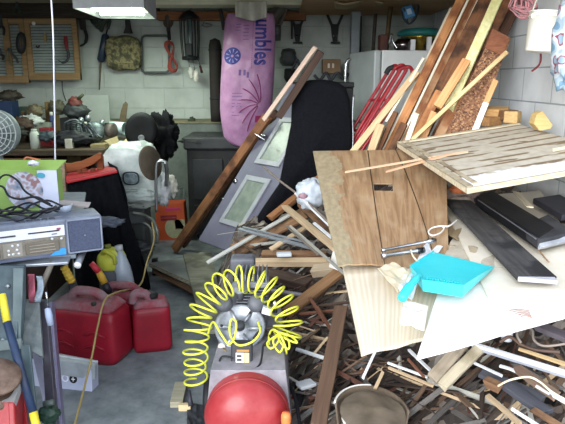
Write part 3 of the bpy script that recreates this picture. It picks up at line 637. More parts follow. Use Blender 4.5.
lum('brown plank leaning directly right of the yellow board', wood('6E462C', '8E6040', dirt='4A3020'), 431, 150, 3.66, 507, 0, 3.8, 12, .035)
lum('dark brown plank leaning nearest to the right wall', wood('3E2A20', '543A2C'), 470, 100, 3.72, 517, 0, 3.85, 12, .03)
lum('orange plank fragment leaning low left of the dark plank', o1, 404, 160, 3.65, 440, 92, 3.68, 9, .03)
lum('light tan plank leaning from the paneling up to the kettle side', tn, 350, 156, 3.9, 417, 72, 4.0, 6.5, .03)
lum('pale thin strip leaning just above the light tan plank', cream, 386, 122, 3.95, 424, 58, 4.0, 2.6, .02, name='lath')
lum('short orange board with rounded end leaning across the brown plank', o2, 437, 108, 3.5, 467, 60, 3.58, 8.5, .03)
lum('long thin light lath crossing diagonally over the whole lumber stack', wood('C4A472', 'DCC294'), 412, 140, 3.45, 507, 52, 3.55, 4, .02, name='lath')
lum('short light wood block end standing beside the red tubes', tn, 371, 153, 3.75, 381, 125, 3.78, 8, .05)
lum('narrow dark strip standing beside the short light block', br1, 376, 156, 3.8, 396, 112, 3.85, 5, .03)
lum('pale splintered end leaning at the foot of the planks', pale, 407, 142, 3.5, 417, 113, 3.52, 5, .02)
lum('orange splintered offcut leaning low in front of the dark plank', o2, 418, 152, 3.52, 434, 112, 3.55, 6, .025)
lum('grey brown board foot showing between orange planks', br1, 388, 158, 3.72, 404, 124, 3.75, 7, .03)
lum('reddish plank foot just left of the chipboard', br2, 436, 142, 3.6, 462, 92, 3.66, 9, .025)
t = lum('narrow orange board with white painted lower half right of the chipboard', o2, 486, 103, 3.5, 496, 80, 3.52, 5.5, .02)
tw = stick('painted_half', None, None, mat('E0E4E8', 'F0F2F4', rough=.5), at(474, 133, 3.45), at(486, 103, 3.5), 5.5*3.5/F, .02, nrm=(-.35, -1, .35), rag=.05)
bpy.context.view_layer.update(); mw = tw.matrix_world.copy(); tw.parent = t; tw.matrix_parent_inverse = t.matrix_world.inverted(); tw['label'] = 'white painted half'
ob_, nt, b = newmat('chipboard'); tc = N(nt, 'ShaderNodeTexCoord'); vo = N(nt, 'ShaderNodeTexVoronoi'); vo.inputs['Scale'].default_value = 120; L(nt, tc.outputs['Object'], vo.inputs['Vector'])
sp = N(nt, 'ShaderNodeSeparateColor'); L(nt, vo.outputs['Color'], sp.inputs[0]); r = ramp(nt, sp.outputs[0], [(0, '4A2E20'), (.4, '74503A'), (.8, '8E6648'), (1, 'B08A64')]); L(nt, r.outputs[0], b.inputs['Base Color']); b.inputs['Roughness'].default_value = .85; bumpit(nt, b, vo.outputs['Distance'], .4)
q = [at(444, 136, 3.60), at(474, 136, 3.56), at(511, 38, 3.62), at(494, 29, 3.66)]
tag(MB().slab(*q, .015).build('chipboard', ob_), 'brown chipboard offcut leaning at the right end of the lumber', 'board')
q = [at(494, 29, 3.655), at(511, 38, 3.615), at(504, 56, 3.61), at(486, 48, 3.65)]
tag(MB().slab(*[p+V((-.01, -.006, 0)) for p in q], .006).build('bark_strip', wood('7A4A34', '946044')), 'reddish veneer scrap on the top end of the chipboard', 'veneer')
# red tube rack
t = thing('tube_rack', 'red bent-tube hand truck frame leaning in front of the refrigerator', 'hand truck', at(345, 152, 4.05))
M_red = mat('7E1820', '98242E', rough=.4, sc=20, coat=.1)
for i, (xt, yt, x2, y2, xb) in enumerate([(389, 70, 395, 65.5, 336), (395, 68.5, 402, 65, 343), (401, 69, 409, 67, 349)]):
    Yd = 4.05-.05*i
    P = [at(xb, 156, Yd), at(xt-(xt-xb)*.10, yt+(156-yt)*.10, Yd+.1), at(xt, yt, Yd+.1), at(x2, y2, Yd+.1), at(x2+3, y2+4.5, Yd+.06), at(x2-1, y2+14, Yd+.05), at(xb+9, 156, Yd-.05)]
    MB().tube(spline(P, 8), .0125, 8).build('tube', M_red, t)
for f_ in (.35, .7): MB().tube([at(389-(389-336)*f_, 70+86*f_, 4.12), at(409-(409-358)*f_, 70+86*f_, 4.0)], .010).build('cross_bar', M_red, t)
MB().tube(spline([at(386, 74, 4.14), at(389, 69, 4.14), at(394, 67, 4.13)], 5), .018).build('grip', black, t)
# ================================================================ RIGHT WALL THINGS
t = thing('plastic_bucket', 'white plastic bucket hanging by its handle on the right block wall', 'bucket', at(542, 52, 2.85))
bc = at(543, 52.5, 2.85); zt_ = at(541, 12.5, 2.85).z; h = zt_-bc.z; tilt = V((.10, 0, 1)).normalized()
M_bk = mat('E2E0D4', 'EEECE2', rough=.35, sc=6, bump=.03)
MB().lathe([(0, 0), (.078, 0), (.082, .006), (.092, h*.98), (.096, h*.98), (.096, h), (.089, h), (.079, .01), (0, .01)], bc, tilt, 32).build('bucket_body', M_bk, t)
MB().lathe([(.09, h*.86), (.096, h*.865), (.096, h*.885), (.091, h*.89)], bc, tilt, 32).build('rim_rib', M_bk, t)
tc_ = bc+tilt*h*.9; MB().tube([tc_+V((.092*math.cos(a), -.02, .135*math.sin(a))) for a in [PI*i/14 for i in range(15)]], .004, 6).build('handle', mat('B8B6A8', '8A8A80'), t)
for s in (-1, 1): MB().lathe([(.012, 0), (.012, .01), (0, .012)], tc_+V((s*.086, -.02, 0)), (s, 0, 0), 10).build('handle_lug', M_bk, t)
wire('bucket_hook', 'thin hook holding the white bucket from the ceiling', 'hook', steel, [tc_+V((0, -.02, .135)), tc_+V((0, -.02, .3)), V((tc_.x, tc_.y-.02, 2.2))], .004, sp=0)
t = thing('cable_coil', 'bundle of thin red wires hanging behind the white bucket', 'wires', at(522, 20, 3.0))
for k in range(44):
    a = rnd.uniform(-1, 1); b_ = rnd.uniform(.4, 1); c0 = at(523+rnd.uniform(-4, 4), -6, 3.05+rnd.uniform(-.06, .06))
    MB().tube(spline([c0+V((0, 0, .1)), at(523+a*14, 4, 3.05+rnd.uniform(-.05, .05)), at(523+a*12+rnd.uniform(-2, 2), 12*b_, 3.02), at(527+a*6, 19*b_, 3.0), at(533, 14*b_-2, 3.02), c0], 5), .0032, 4).build('wire', mat('8E5458', 'B07A7C') if k % 3 else mat('6E5A5A', '7E6A6A'), t)
wire('red_cable', 'thin red cable end dangling below the white bucket', 'cable', mat('7A3038', '8E3E44'), [at(538, 40, 3.02), at(541, 56, 3.02), at(539, 65, 3.02), at(532, 71, 3.0)], .005)
bm_, nt, b = newmat('printed_plastic'); tc = N(nt, 'ShaderNodeTexCoord'); n = N(nt, 'ShaderNodeTexNoise'); n.inputs['Scale'].default_value = 13; n.inputs['Detail'].default_value = 1; L(nt, tc.outputs['Object'], n.inputs['Vector'])
r = ramp(nt, n.outputs[0], [(0, '6E8EA4'), (.40, '9EB0BC'), (.5, 'C2CACE'), (.58, '8E4A5A'), (.62, '8AA2B2'), (.7, 'B0BCC4')]); r.color_ramp.interpolation = 'CONSTANT'; L(nt, r.outputs[0], b.inputs['Base Color']); b.inputs['Roughness'].default_value = .3
tag(MB().blob(at(572, 42, 2.6), (.07, .07, .20), .12, 3, 5, sq=.8).build('plastic_bag', bm_), 'blue red and white printed plastic bag hanging at the right picture edge', 'bag')
# wood blocks at the wall foot
def chunk(lab, m, px, py, Y, sx, sy, sz, rz=0, rx=0):
    c = at(px, py, Y); b = MB().box(-sx, sx, -sy, sy, 0, sz*2); b.xf(Matrix.Translation(c) @ Matrix.Rotation(rz, 4, 'Z') @ Matrix.Rotation(rx, 4, 'X'))
    return tag(b.build('wood_block', m, bev=.006), lab, 'block')
chunk('brown wood block lying left at the foot of the block wall', wood('7A5638', '9A7448'), 489, 126, 3.5, .06, .05, .028, .5)
chunk('tan wood block lying on top of the brown one by the wall', wood('8E6A42', 'AE8A58'), 496, 116, 3.55, .07, .05, .025, -.4, .15)
chunk('dark wood block behind the door panel edge by the wall', wood('5A3E2A', '7A5A3C'), 506, 120, 3.5, .05, .05, .03, .2)
chunk('pale wood offcut leaning behind the two blocks at the wall', wood('9A7E54', 'B89A6A'), 512, 123, 3.45, .04, .04, .035, .9)
w = [(534, 124), (537, 114), (543, 111), (553, 125), (551, 129), (540, 131)]
a = [at(x, y, 3.05) for x, y in w]; c = a[0]
tag(MB().prism([((p-c).x, (p-c).z) for p in a], c, (1, 0, 0), (0, 0, 1), -.07).build('wood_wedge', wood('C0A066', 'D4B880'), bev=.004), 'light tan wedge of wood standing against the right block wall', 'wood wedge')
# ================================================================ SHEETS ON THE PILE
# brown wood paneling with a cut-out
def panel_mat():
    m, nt, b = newmat('wood_paneling'); tc = N(nt, 'ShaderNodeTexCoord'); sp = N(nt, 'ShaderNodeSeparateXYZ'); L(nt, tc.outputs['UV'], sp.inputs[0])
    mp = N(nt, 'ShaderNodeMapping'); mp.inputs['Scale'].default_value = (9, 1.1, 1); L(nt, tc.outputs['UV'], mp.inputs[0])
    n = N(nt, 'ShaderNodeTexNoise'); n.inputs['Scale'].default_value = 3; n.inputs['Detail'].default_value = 8; n.inputs['Distortion'].default_value = 1.2; L(nt, mp.outputs[0], n.inputs['Vector'])
    r = ramp(nt, n.outputs[0], [(.3, '7C6044'), (.5, '947658'), (.72, 'A68A68')]); out = r.outputs[0]
    # per-plank tone
    def mth(op, a, bb=None, c=None):
        k = N(nt, 'ShaderNodeMath', operation=op)
        for i, x in enumerate((a, bb, c)):
            if x is None: continue
            if isinstance(x, (int, float)): k.inputs[i].default_value = x
            else: L(nt, x, k.inputs[i])
        return k.outputs[0]
    U = sp.outputs[0]; g = None
    for x, sl in ((.41, 0.0), (.88, -.26)):
        d = mth('ABSOLUTE', mth('SUBTRACT', U, mth('ADD', mth('MULTIPLY', sp.outputs[1], sl), x))); k = mth('LESS_THAN', d, .0045); g = k if g is None else mth('MAXIMUM', g, k)
    n2 = N(nt, 'ShaderNodeTexNoise'); n2.inputs['Scale'].default_value = 9; n2.inputs['Detail'].default_value = 8; L(nt, tc.outputs['UV'], n2.inputs['Vector'])
    e = mth('ADD', U, mth('MULTIPLY', mth('SUBTRACT', n2.outputs[0], .5), .35)); wv = N(nt, 'ShaderNodeTexNoise'); wv.inputs['Scale'].default_value = 30; L(nt, tc.outputs['UV'], wv.inputs['Vector'])
    r3 = ramp(nt, wv.outputs[0], [(.35, '8E8068'), (.65, 'A29476')]); pe = mth('LESS_THAN', mth('ADD', e, mth('MULTIPLY', sp.outputs[1], -.02)), .13)
    mx = N(nt, 'ShaderNodeMixRGB'); L(nt, pe, mx.inputs[0]); L(nt, out, mx.inputs[1]); L(nt, r3.outputs[0], mx.inputs[2])
    du = ramp(nt, n2.outputs[0], [(.5, (0, 0, 0, 1)), (.75, (.45, .45, .45, 1))]); mz = N(nt, 'ShaderNodeMixRGB'); L(nt, du.outputs[0], mz.inputs[0]); L(nt, mx.outputs[0], mz.inputs[1]); mz.inputs[2].default_value = lin('B8A488')
    my = N(nt, 'ShaderNodeMixRGB'); L(nt, g, my.inputs[0]); L(nt, mz.outputs[0], my.inputs[1]); my.inputs[2].default_value = lin('3A2A1C')
    L(nt, my.outputs[0], b.inputs['Base Color']); b.inputs['Roughness'].default_value = .5; bumpit(nt, b, n.outputs[0], .15, .003); return m
def uvgrid(name, m, us, vs_, fn, hole=None, th=.006):
    P = [fn(u, v) for v in vs_ for u in us]; nu = len(us); fs = []; 
    for j in range(len(vs_)-1):
        for i in range(nu-1):
            if hole and hole(us[i], us[i+1], vs_[j], vs_[j+1]): continue
            fs.append((j*nu+i, j*nu+i+1, (j+1)*nu+i+1, (j+1)*nu+i))
    mb = MB().add(P, fs); ob = mb.build(name, m, solid=-th)
    ob.modifiers[-1].offset = -1; ob.modifiers[-1].thickness = th
    uv = ob.data.uv_layers.new(name='UVMap'); uvs = [(u, v) for v in vs_ for u in us]
    for lp in ob.data.loops: uv.data[lp.index].uv = uvs[lp.vertex_index]
    return ob
a = at(338, 268, 2.05); b = at(449, 262, 2.15); c = at(446, 149, 3.30); d = at(313, 151, 3.27)
def pf(u, v):
    p = (a.lerp(b, u)).lerp(d.lerp(c, u), v); return p+V((0, 0, -.018*math.sin(PI*v)+.012*math.sin(u*5+1)*(1-v)+(.006*noise.noise(V((u*40, 0, 0))) if v == 0 else 0)))
us = sorted(set([i/24 for i in range(25)]+[.42, .57])); vv = sorted(set([i/20 for i in range(21)]+[.585, .655]))
tag(uvgrid('paneling_sheet', panel_mat(), us, vv, pf, lambda u0, u1, v0, v1: u0 >= .419 and u1 <= .571 and v0 >= .584 and v1 <= .656), 'brown grooved wood paneling sheet with a small rectangular cut-out, lying on the heap', 'paneling')
# plywood with pale wavy grain
m_, nt, bs = newmat('plywood_face'); tc = N(nt, 'ShaderNodeTexCoord'); mp = N(nt, 'ShaderNodeMapping'); mp.inputs['Scale'].default_value = (9, 1.5, 1); mp.inputs['Rotation'].default_value = (0, 0, .12); L(nt, tc.outputs['UV'], mp.inputs[0])
wv = N(nt, 'ShaderNodeTexWave'); wv.inputs['Scale'].default_value = .6; wv.inputs['Distortion'].default_value = 9; wv.inputs['Detail'].default_value = 3; L(nt, mp.outputs[0], wv.inputs['Vector'])
r = ramp(nt, wv.outputs[0], [(0, 'CCBEA4'), (.5, 'D2C5AE'), (1, 'D8CCB8')]); L(nt, r.outputs[0], bs.inputs['Base Color']); bs.inputs['Roughness'].default_value = .7
def flat(name, lab, cat, m, pts, th, seg=10, wob=.006, seed=0):
    A, B, C, D = pts
    def fn(u, v): return (A.lerp(B, u)).lerp(D.lerp(C, u), v)+V((0, 0, wob*noise.noise(V((u*3+seed, v*3, 0)))))
    return tag(uvgrid(name, m, [i/seg for i in range(seg+1)], [i/seg for i in range(seg+1)], fn, None, th), lab, cat)
z1 = .775
flat('plywood_sheet', 'pale plywood sheet with wavy grain projecting below the brown paneling', 'plywood', m_, [atz(361, 353, z1-.01), atz(428, 336, z1-.01), atz(450, 245, .80), atz(341, 258, .79)], .012)
M_wsheet = mat('DEDCD8', 'E8E6E2', rough=.6, sc=4, bump=.05)
flat('white_sheet', 'large white board lying at the right front under the teal dustpan', 'board', M_wsheet, [atz(417, 356, .80), atz(600, 306, .80), atz(600, 262, .82), atz(448, 262, .805)], .012, seed=4)
flat('cream_board', 'cream board with curved brown line lying between the grey plank and the black frame', 'board', mat('CFC6B4', 'DDD6C8', rough=.6, sc=5), [atz(490, 300, .812), atz(600, 286, .822), atz(540, 190, .87), atz(440, 200, .85)], .01, seed=8)
M_scr = mat('A89E8C', 'C2B8A6', rough=.85, sc=12)
for i, (pts, lab, m) in enumerate([
    ([(441, 262), (505, 268), (500, 240), (458, 228)], 'wrinkled cream paper under the right side of the dustpan', M_scr),
    ([(449, 246), (476, 254), (484, 232), (462, 222)], 'torn cream cardboard flap beside the grey plank', mat('A0927A', 'BAAC94')),
    ([(398, 290), (412, 300), (420, 276), (406, 268)], 'small white card under the dustpan handle', mat('DADADC')),
    ([(378, 268), (398, 292), (412, 270), (392, 262)], 'pale torn veneer patch lying on the plywood', mat('C8B898', 'D8CCB4')),
    ([(416, 262), (436, 256), (446, 242), (428, 236)], 'white paper showing above the dustpan', mat('DADCE0')),
    ([(400, 322), (424, 330), (428, 306), (404, 300)], 'cream paper scrap on the plywood below the dustpan handle', mat('D8D0C0', 'E2DCD0')),
    ([(444, 232), (458, 240), (466, 218), (448, 212)], 'tan cardboard scrap at the right edge of the paneling', mat('8E7C60', 'AA9878'))]):
    q = [atz(x, y, .822+.002*i) for x, y in pts]
    flat('paper_scrap', lab, 'paper', m, q, .003, 6, .012, i*3)
# dark weathered plank
g = stick('grey_plank', 'dark grey weathered plank lying diagonally to the right of the paneling', 'plank', wood('2E2D2E', '484646', dirt='222224', sc=.7, rough=.95), atz(456, 200, .885), atz(537, 279, .845), .128, .02, nrm=(0, -.05, 1), rag=.06)
stick('plank_end', 'light frayed end', None, mat('9A9AA2', 'B4B4BC'), atz(530, 272, .848), atz(538, 281, .845), .12, .016, nrm=(0, -.05, 1), rag=.1, parent=None)
e_ = bpy.data.objects[-1] if False else [o for o in COL.objects if o.name.startswith('plank_end')][-1]
bpy.context.view_layer.update(); e_.parent = g; e_.matrix_parent_inverse = g.matrix_world.inverted()
# weathered door panel
m_, nt, bs = newmat('weathered_panel'); tc = N(nt, 'ShaderNodeTexCoord'); mp = N(nt, 'ShaderNodeMapping'); mp.inputs['Scale'].default_value = (1.5, 9.5, 1); L(nt, tc.outputs['UV'], mp.inputs[0])
n5 = N(nt, 'ShaderNodeTexNoise'); n5.inputs['Scale'].default_value = 18; n5.inputs['Detail'].default_value = 8; L(nt, tc.outputs['UV'], n5.inputs['Vector'])
n = N(nt, 'ShaderNodeTexWave', bands_direction='Y'); n.inputs['Scale'].default_value = .33; n.inputs['Distortion'].default_value = 3.2; n.inputs['Detail'].default_value = 2; n.inputs['Detail Scale'].default_value = .8; L(nt, mp.outputs[0], n.inputs['Vector'])
nb = N(nt, 'ShaderNodeTexNoise'); nb.inputs['Scale'].default_value = 2.2; nb.inputs['Detail'].default_value = 2; mp2 = N(nt, 'ShaderNodeMapping'); mp2.inputs['Scale'].default_value = (1.6, 5, 1); L(nt, tc.outputs['UV'], mp2.inputs[0]); L(nt, mp2.outputs[0], nb.inputs['Vector'])
ga = ramp(nt, n.outputs[0], [(.80, (0, 0, 0, 1)), (.88, (1, 1, 1, 1))]); gb = ramp(nt, nb.outputs[0], [(.40, (0, 0, 0, 1)), (.46, (1, 1, 1, 1))]); gc_ = ramp(nt, nb.outputs[0], [(.62, (0, 0, 0, 1)), (.645, (1, 1, 1, 1))])
gm = N(nt, 'ShaderNodeMath', operation='MULTIPLY'); L(nt, ga.outputs[0], gm.inputs[0]); L(nt, gb.outputs[0], gm.inputs[1]); gx = N(nt, 'ShaderNodeMath', operation='MAXIMUM'); L(nt, gm.outputs[0], gx.inputs[0]); L(nt, gc_.outputs[0], gx.inputs[1])
r = N(nt, 'ShaderNodeMixRGB'); L(nt, gx.outputs[0], r.inputs[0]); r.inputs[1].default_value = lin('BCB4A4'); r.inputs[2].default_value = lin('7E6A50')
r6 = ramp(nt, n5.outputs[0], [(.3, (.75, .72, .68, 1)), (.6, (1, 1, 1, 1))]); mx = N(nt, 'ShaderNodeMixRGB', blend_type='MULTIPLY'); mx.inputs[0].default_value = .8; L(nt, r.outputs[0], mx.inputs[1]); L(nt, r6.outputs[0], mx.inputs[2])
sp = N(nt, 'ShaderNodeSeparateXYZ'); L(nt, tc.outputs['UV'], sp.inputs[0]); aa = N(nt, 'ShaderNodeMath', operation='ADD'); L(nt, sp.outputs[1], aa.inputs[0]); mm = N(nt, 'ShaderNodeMath', operation='MULTIPLY'); mm.inputs[1].default_value = -.12; L(nt, n5.outputs[0], mm.inputs[0]); L(nt, mm.outputs[0], aa.inputs[1])
rw = ramp(nt, aa.outputs[0], [(.07, (1, 1, 1, 1)), (.09, (0, 0, 0, 1))]); my = N(nt, 'ShaderNodeMixRGB'); L(nt, rw.outputs[0], my.inputs[0]); L(nt, mx.outputs[0], my.inputs[1]); my.inputs[2].default_value = lin('D4D4D8')
L(nt, my.outputs[0], bs.inputs['Base Color']); bs.inputs['Roughness'].default_value = .7; bumpit(nt, bs, n5.outputs[0], .2, .004)
A = at(467, 188, 2.2); Bc = at(397, 143, 3.25); Cc = at(518, 124, 3.42); Dc = A+(Cc-Bc)*1.0
t = thing('weathered_panel', 'weathered off-white door panel with brown grooves resting flat on the heap by the wall', 'panel', tuple((A+Cc)/2))
nrm = (Dc-A).cross(Bc-A).normalized()
def wp(u, v, o=0): return (A.lerp(Dc, u)).lerp(Bc.lerp(Cc, u), v)+nrm*o
def pgrid(name, m, fn, nu, nv, parent):
    mb = MB(); P = [fn(i/nu, j/nv) for j in range(nv+1) for i in range(nu+1)]
    mb.add(P, [(j*(nu+1)+i, j*(nu+1)+i+1, (j+1)*(nu+1)+i+1, (j+1)*(nu+1)+i) for j in range(nv) for i in range(nu)])
    ob = mb.build(name, m, parent); uv = ob.data.uv_layers.new(name='UVMap'); uvs = [(i/nu, j/nv) for j in range(nv+1) for i in range(nu+1)]
    for lp in ob.data.loops: uv.data[lp.index].uv = uvs[lp.vertex_index]
    return ob
pgrid('panel_face', m_, lambda u, v: wp(u, v, .001), 30, 30, t)
MB().slab(wp(0, 0, -.002), wp(1, 0, -.002), wp(1, 1, -.002), wp(0, 1, -.002), .022).build('panel_core', wood('B0A082', 'D2C6AE'), t)
for q in ((0, 0, 1, .0), (0, 0, 0, 1)):
    pass
MB().slab(wp(0, .0, .006), wp(.035, .0, .006), wp(.035, 1, .006), wp(0, 1, .006), .006).build('edge_bead', wood('9A8C74', 'B8AC94', dirt='6E5C46'), t)
MB().slab(wp(.055, .03, .006), wp(.08, .03, .006), wp(.08, .97, .006), wp(.055, .97, .006), .006).build('edge_bead', wood('9A8C74', 'B8AC94', dirt='6E5C46'), t)
MB().slab(wp(0, .97, .008), wp(1, .97, .008), wp(1, 1, .008), wp(0, 1, .008), .008).build('edge_bead', wood('A89C84', 'C2B8A0'), t)
stick('lath', 'thin pale sliver lying at the right edge of the weathered panel', 'lath', pale, wp(.72, .28, .012), wp(.98, .3, .012), .016, .008)
# long thin laths over paneling
stick('lath', 'long thin tan lath lying across the paneling, upper end on the weathered panel', 'lath', wood('B09478', 'CCB094'), at(345, 174, 2.92)+V((0, 0, .01)), at(468, 154, 2.72)+V((0, 0, .012)), .010, .007, rag=.3)
stick('lath', 'thin orange lath lying on the paneling just below the longer tan one', 'lath', wood('B88E6E', 'CEA688'), at(386, 173.5, 2.88)+V((0, 0, .01)), at(452, 160, 2.66)+V((0, 0, .03)), .014, .008, rag=.3)
# black frames at right
M_bf = mat('101012', '1E1E22', rough=.5, sc=20, spec=.2)
t = thing('black_rail_frame', 'black metal frame with a long rail lying under the weathered panel at the right', 'frame', atz(545, 225, .88))
MB().slab(atz(476, 196, .93), atz(539, 238, .895), atz(556, 228, .895), atz(492, 190, .935), .05).build('top_rail', M_bf, t, bev=.006)
MB().slab(atz(474, 198, .905), atz(538, 243, .87), atz(546, 240, .87), atz(482, 195, .91), .02).build('lower_rail', mat('101014', '1C1C22', rough=.4), t, bev=.004)
MB().slab(atz(520, 226, .897), atz(538, 240, .893), atz(575, 232, .893), atz(548, 214, .9), .035).build('corner_plate', mat('2A2A2E', '424246', rough=.6), t, bev=.006)
MB().slab(atz(538, 240, .885), atz(541, 247, .87), atz(580, 238, .87), atz(575, 232, .893), .02).build('end_cap', mat('8A8E96', 'B2B6BC', rough=.35), t, bev=.003)
MB().slab(atz(533, 198, .915), atz(562, 215, .90), atz(590, 212, .90), atz(560, 194, .915), .03).build('side_box', mat('22222A', '34343E', rough=.5), t, bev=.006)
wire('frame_wire', None, None, mat('6A6A70', metal=.5), [atz(478, 200, .93), atz(505, 218, .915), atz(536, 239, .9)], .003, parent=t)
stick('lath', 'short pale wood slip lying on the black frame', 'lath', pale, atz(516, 192, .935), atz(530, 207, .925), .03, .006)
flat('dark_rag', 'mottled dark grey rag lying between paneling and weathered panel', 'rag', mat('5A5450', '86786C', rough=.9, sc=25), [atz(446, 205, .865), atz(480, 205, .875), atz(478, 178, .98), atz(440, 186, .95)], .012, 10, .03, 5)
tag(MB().blob(atz(458, 190, .93)+V((0, 0, .0)), (.045, .03, .02), .3, 4, 9).build('orange_scrap', mat('A85A34', 'C07040')), 'small orange scrap showing under the front corner of the weathered panel', 'scrap')
# tools on the paneling
t = thing('socket_extension', 'long chrome socket extension bar lying on the paneling, upper of two', 'socket bar', at(405, 246, 2.25))
zz = .812
p0, p1 = atz(382, 250.5, .85), atz(433, 240.5, .862)
MB().tube([p0, p0.lerp(p1, .06), p0.lerp(p1, .07), p0.lerp(p1, .9), p0.lerp(p1, .91), p1], [.0075, .0075, .0062, .0062, .011, .011], 12).build('shaft', chrome('B8BCC4'), t)
MB().tube([p1, p1.lerp(p0, -.05)], .008, 12).build('socket_head', mat('3A3C44', '5A5C64', metal=.9, rough=.3), t)
t = thing('socket_extension', 'shorter thick chrome extension lying on the paneling, lower of two', 'socket bar', at(405, 253, 2.2))
p0, p1 = atz(382, 256, .842), atz(424, 250, .85)
MB().tube([p0, p0.lerp(p1, .08), p0.lerp(p1, .1), p0.lerp(p1, .8), p0.lerp(p1, .82), p1], [.012, .012, .009, .009, .012, .012], 14).build('shaft', chrome('C4C8D0'), t)
MB().tube([p0.lerp(p1, .82), p0.lerp(p1, .95)], .0125, 14).build('knurled_ring', mat('1E2024', '34363A', metal=.8, rough=.4), t)
wire('cord_loop', 'white cord with a loop lying where paneling meets the grey plank', 'cord', mat('E2E0DC', 'D0CCC4'), [atz(457, 220, .885), atz(449, 226, .885), atz(441, 226, .88), atz(432, 228, .875), atz(428.5, 232, .87), atz(432, 235.5, .87), atz(440, 233, .87), atz(444, 228.5, .875), atz(442, 226, .885)], .0035)
wire('cord_loop', 'short pale string end lying beside the dustpan corner', 'string', pale, [atz(411, 250, .856), atz(413, 256, .852), atz(418, 262, .846)], .0035)
# ---------------------------------------------------------------- teal dustpan
t = thing('dustpan', 'turquoise plastic dustpan lying on the white board', 'dustpan', atz(445, 280, .83))
M_tq = mat('30BCC4', '3ECAD0', rough=.35, sc=4, bump=.02)
zb = .835
o_ = [atz(x, y, zb) for x, y in ((411, 271), (434, 252), (494, 267), (462, 296), (423, 290))]
A_, B1, C1, D1, E1 = o_; c_in = sum(o_, V())/5
MB().add(o_+[p-V((0, 0, .004)) for p in o_], [(4, 3, 2, 1, 0), (5, 6, 7, 8, 9), (0, 1, 6, 5), (1, 2, 7, 6), (2, 3, 8, 7), (3, 4, 9, 8), (4, 0, 5, 9)]).build('pan_floor', M_tq, t)
W = MB(); pts = [C1, C1.lerp(D1, .5), D1, E1, A_, B1]; hh = [.004, .026, .038, .036, .020, .006]
for i in range(5):
    p, q = pts[i], pts[i+1]; op = (c_in-p).normalized()*.003; oq = (c_in-q).normalized()*.003
    lp = (p-c_in).normalized()*.006; lq = (q-c_in).normalized()*.006; hp_, hq_ = V((0, 0, hh[i])), V((0, 0, hh[i+1]))
    W.add([p, q, q+lq+hq_, p+lp+hp_, p+op, q+oq, q+lq+oq+hq_, p+lp+op+hp_], [(0, 1, 2, 3), (4, 7, 6, 5), (3, 2, 6, 7), (0, 4, 5, 1), (0, 3, 7, 4), (1, 5, 6, 2)])
W.build('pan_wall', M_tq, t)
h0 = E1.lerp(A_, .3)+V((0, 0, .028)); h1 = atz(401.5, 299.5, zb+.015)
hb = MB(); hb.tube(spline([h0, h0.lerp(h1, .25)+V((0, 0, .008)), h0.lerp(h1, .75)+V((0, 0, .008)), h1], 6), [.010]*5+[.0115]*5+[.015]*7+[.014, .009], 12); hb.build('handle', M_tq, t)
rd = MB()
for i in range(12):
    p = (E1.lerp(D1, .1+i/14)+V((0, 0, .038))); rd.lathe([(.0035, 0), (.0035, .006), (0, .008)], p, n=6)
rd.build('comb_teeth', mat('16989E'), t)
# ================================================================ DEBRIS PIECES
gry = wood('6E665E', '8E867C'); drk = wood('3A2E28', '544238'); brn = wood('6A4E3A', '8C6C50', dirt='4A362A'); lt = wood('A08A6E', 'C2AC8C'); wht = mat('C8CCD0', 'E0E2E4', rough=.5, sc=20, var=.08); grw = wood('8C8C84', 'B4B2A8'); rust = wood('5C3A2C', '7A5240')
metl = mat('8C949C', 'A6ACB2', rough=.4, metal=.5, sc=12)
def D(lab, m, x0, y0, x1, y1, wpx, th=None, h=0.0, name='wood_scrap', cat='wood scrap', h1=None, **k):
    if m is wht: wpx *= .72
    a = ap(x0, y0, h); b = ap(x1, y1, h if h1 is None else h1); w = wpx*((a+b)/2-CAM).length/F
    return stick(name, lab, cat, m, a, b, w, th or max(.008, min(w*.5, .03)), **k)
B_ = 'broken_board'
D('brown lath lying under the start of the white trim strip', brn, 270, 219, 298, 199, 5, h=.02, name='lath')
D('long whitish trim strip crossing below the grey panel door', wood('A0A29C', 'C2C2BC'), 207, 263, 291, 214, 3.8, h=.08, name='trim_strip', cat='trim', rag=.05)
D('grey metal rail lying across the end of the white trim strip', metl, 239, 229, 312, 248, 4, h=.11, name='metal_rail', cat='rail', rag=.05)
D('thin second grey rail edge just below the metal rail', metl, 243, 227, 314, 244, 1.6, h=.125, name='metal_rail', cat='rail', rag=.05)
D('tan board with a light sawn end left of the plastic bag', lt, 284, 206, 336, 249, 7, h=.16, name=B_, cat='board')
D('dark brown board right beside the tan sawn board', brn, 300, 204, 336, 236, 7, h=.14, name=B_, cat='board')
D('grey slat right of the dark board below the plastic bag', gry, 306, 199, 337, 226, 4, h=.19, name='slat', cat='slat')
D('thin pale-edged lath ending at the metal rail', gry, 287, 226, 318, 254, 3, h=.15, name='lath')
D('wide dark brown board lying behind the metal rail', brn, 232, 252, 304, 214, 17, .02, h=.03, name=B_, cat='board')
D('white splinter lying under the paneling edge', wht, 314, 223, 332, 238, 4, h=.2)
D('light brown stick crossing the right end of the rail', lt, 270, 250, 306, 227, 5, h=.1, name='stick', cat='stick')
D('tan two by four lying level above the yellow hose', lt, 247, 262.5, 330, 262, 6.5, .04, h=.07, name=B_, cat='board')
D('brown board lying just behind the level tan two by four', brn, 262, 254, 326, 255, 8, .03, h=.06, name=B_, cat='board')
D('dark rounded log lying below the tan two by four', drk, 254, 271, 310, 285, 12, .05, h=.03, name='log', cat='log')
D('blunt tan block end sticking out under the paneling corner', wood('8E7E68', 'A89880'), 313, 271, 346, 268, 11, .05, h=.08, name='block', cat='block')
D('brown board sloping down left from the paneling corner', wood('6E5038', '8C6C4C'), 284, 315, 345, 268, 11, h=.09, name=B_, cat='board')
D('thin dark rod lying level under the brown sloping board', drk, 296, 309, 350, 302, 2.5, h=.07, name='rod', cat='rod')
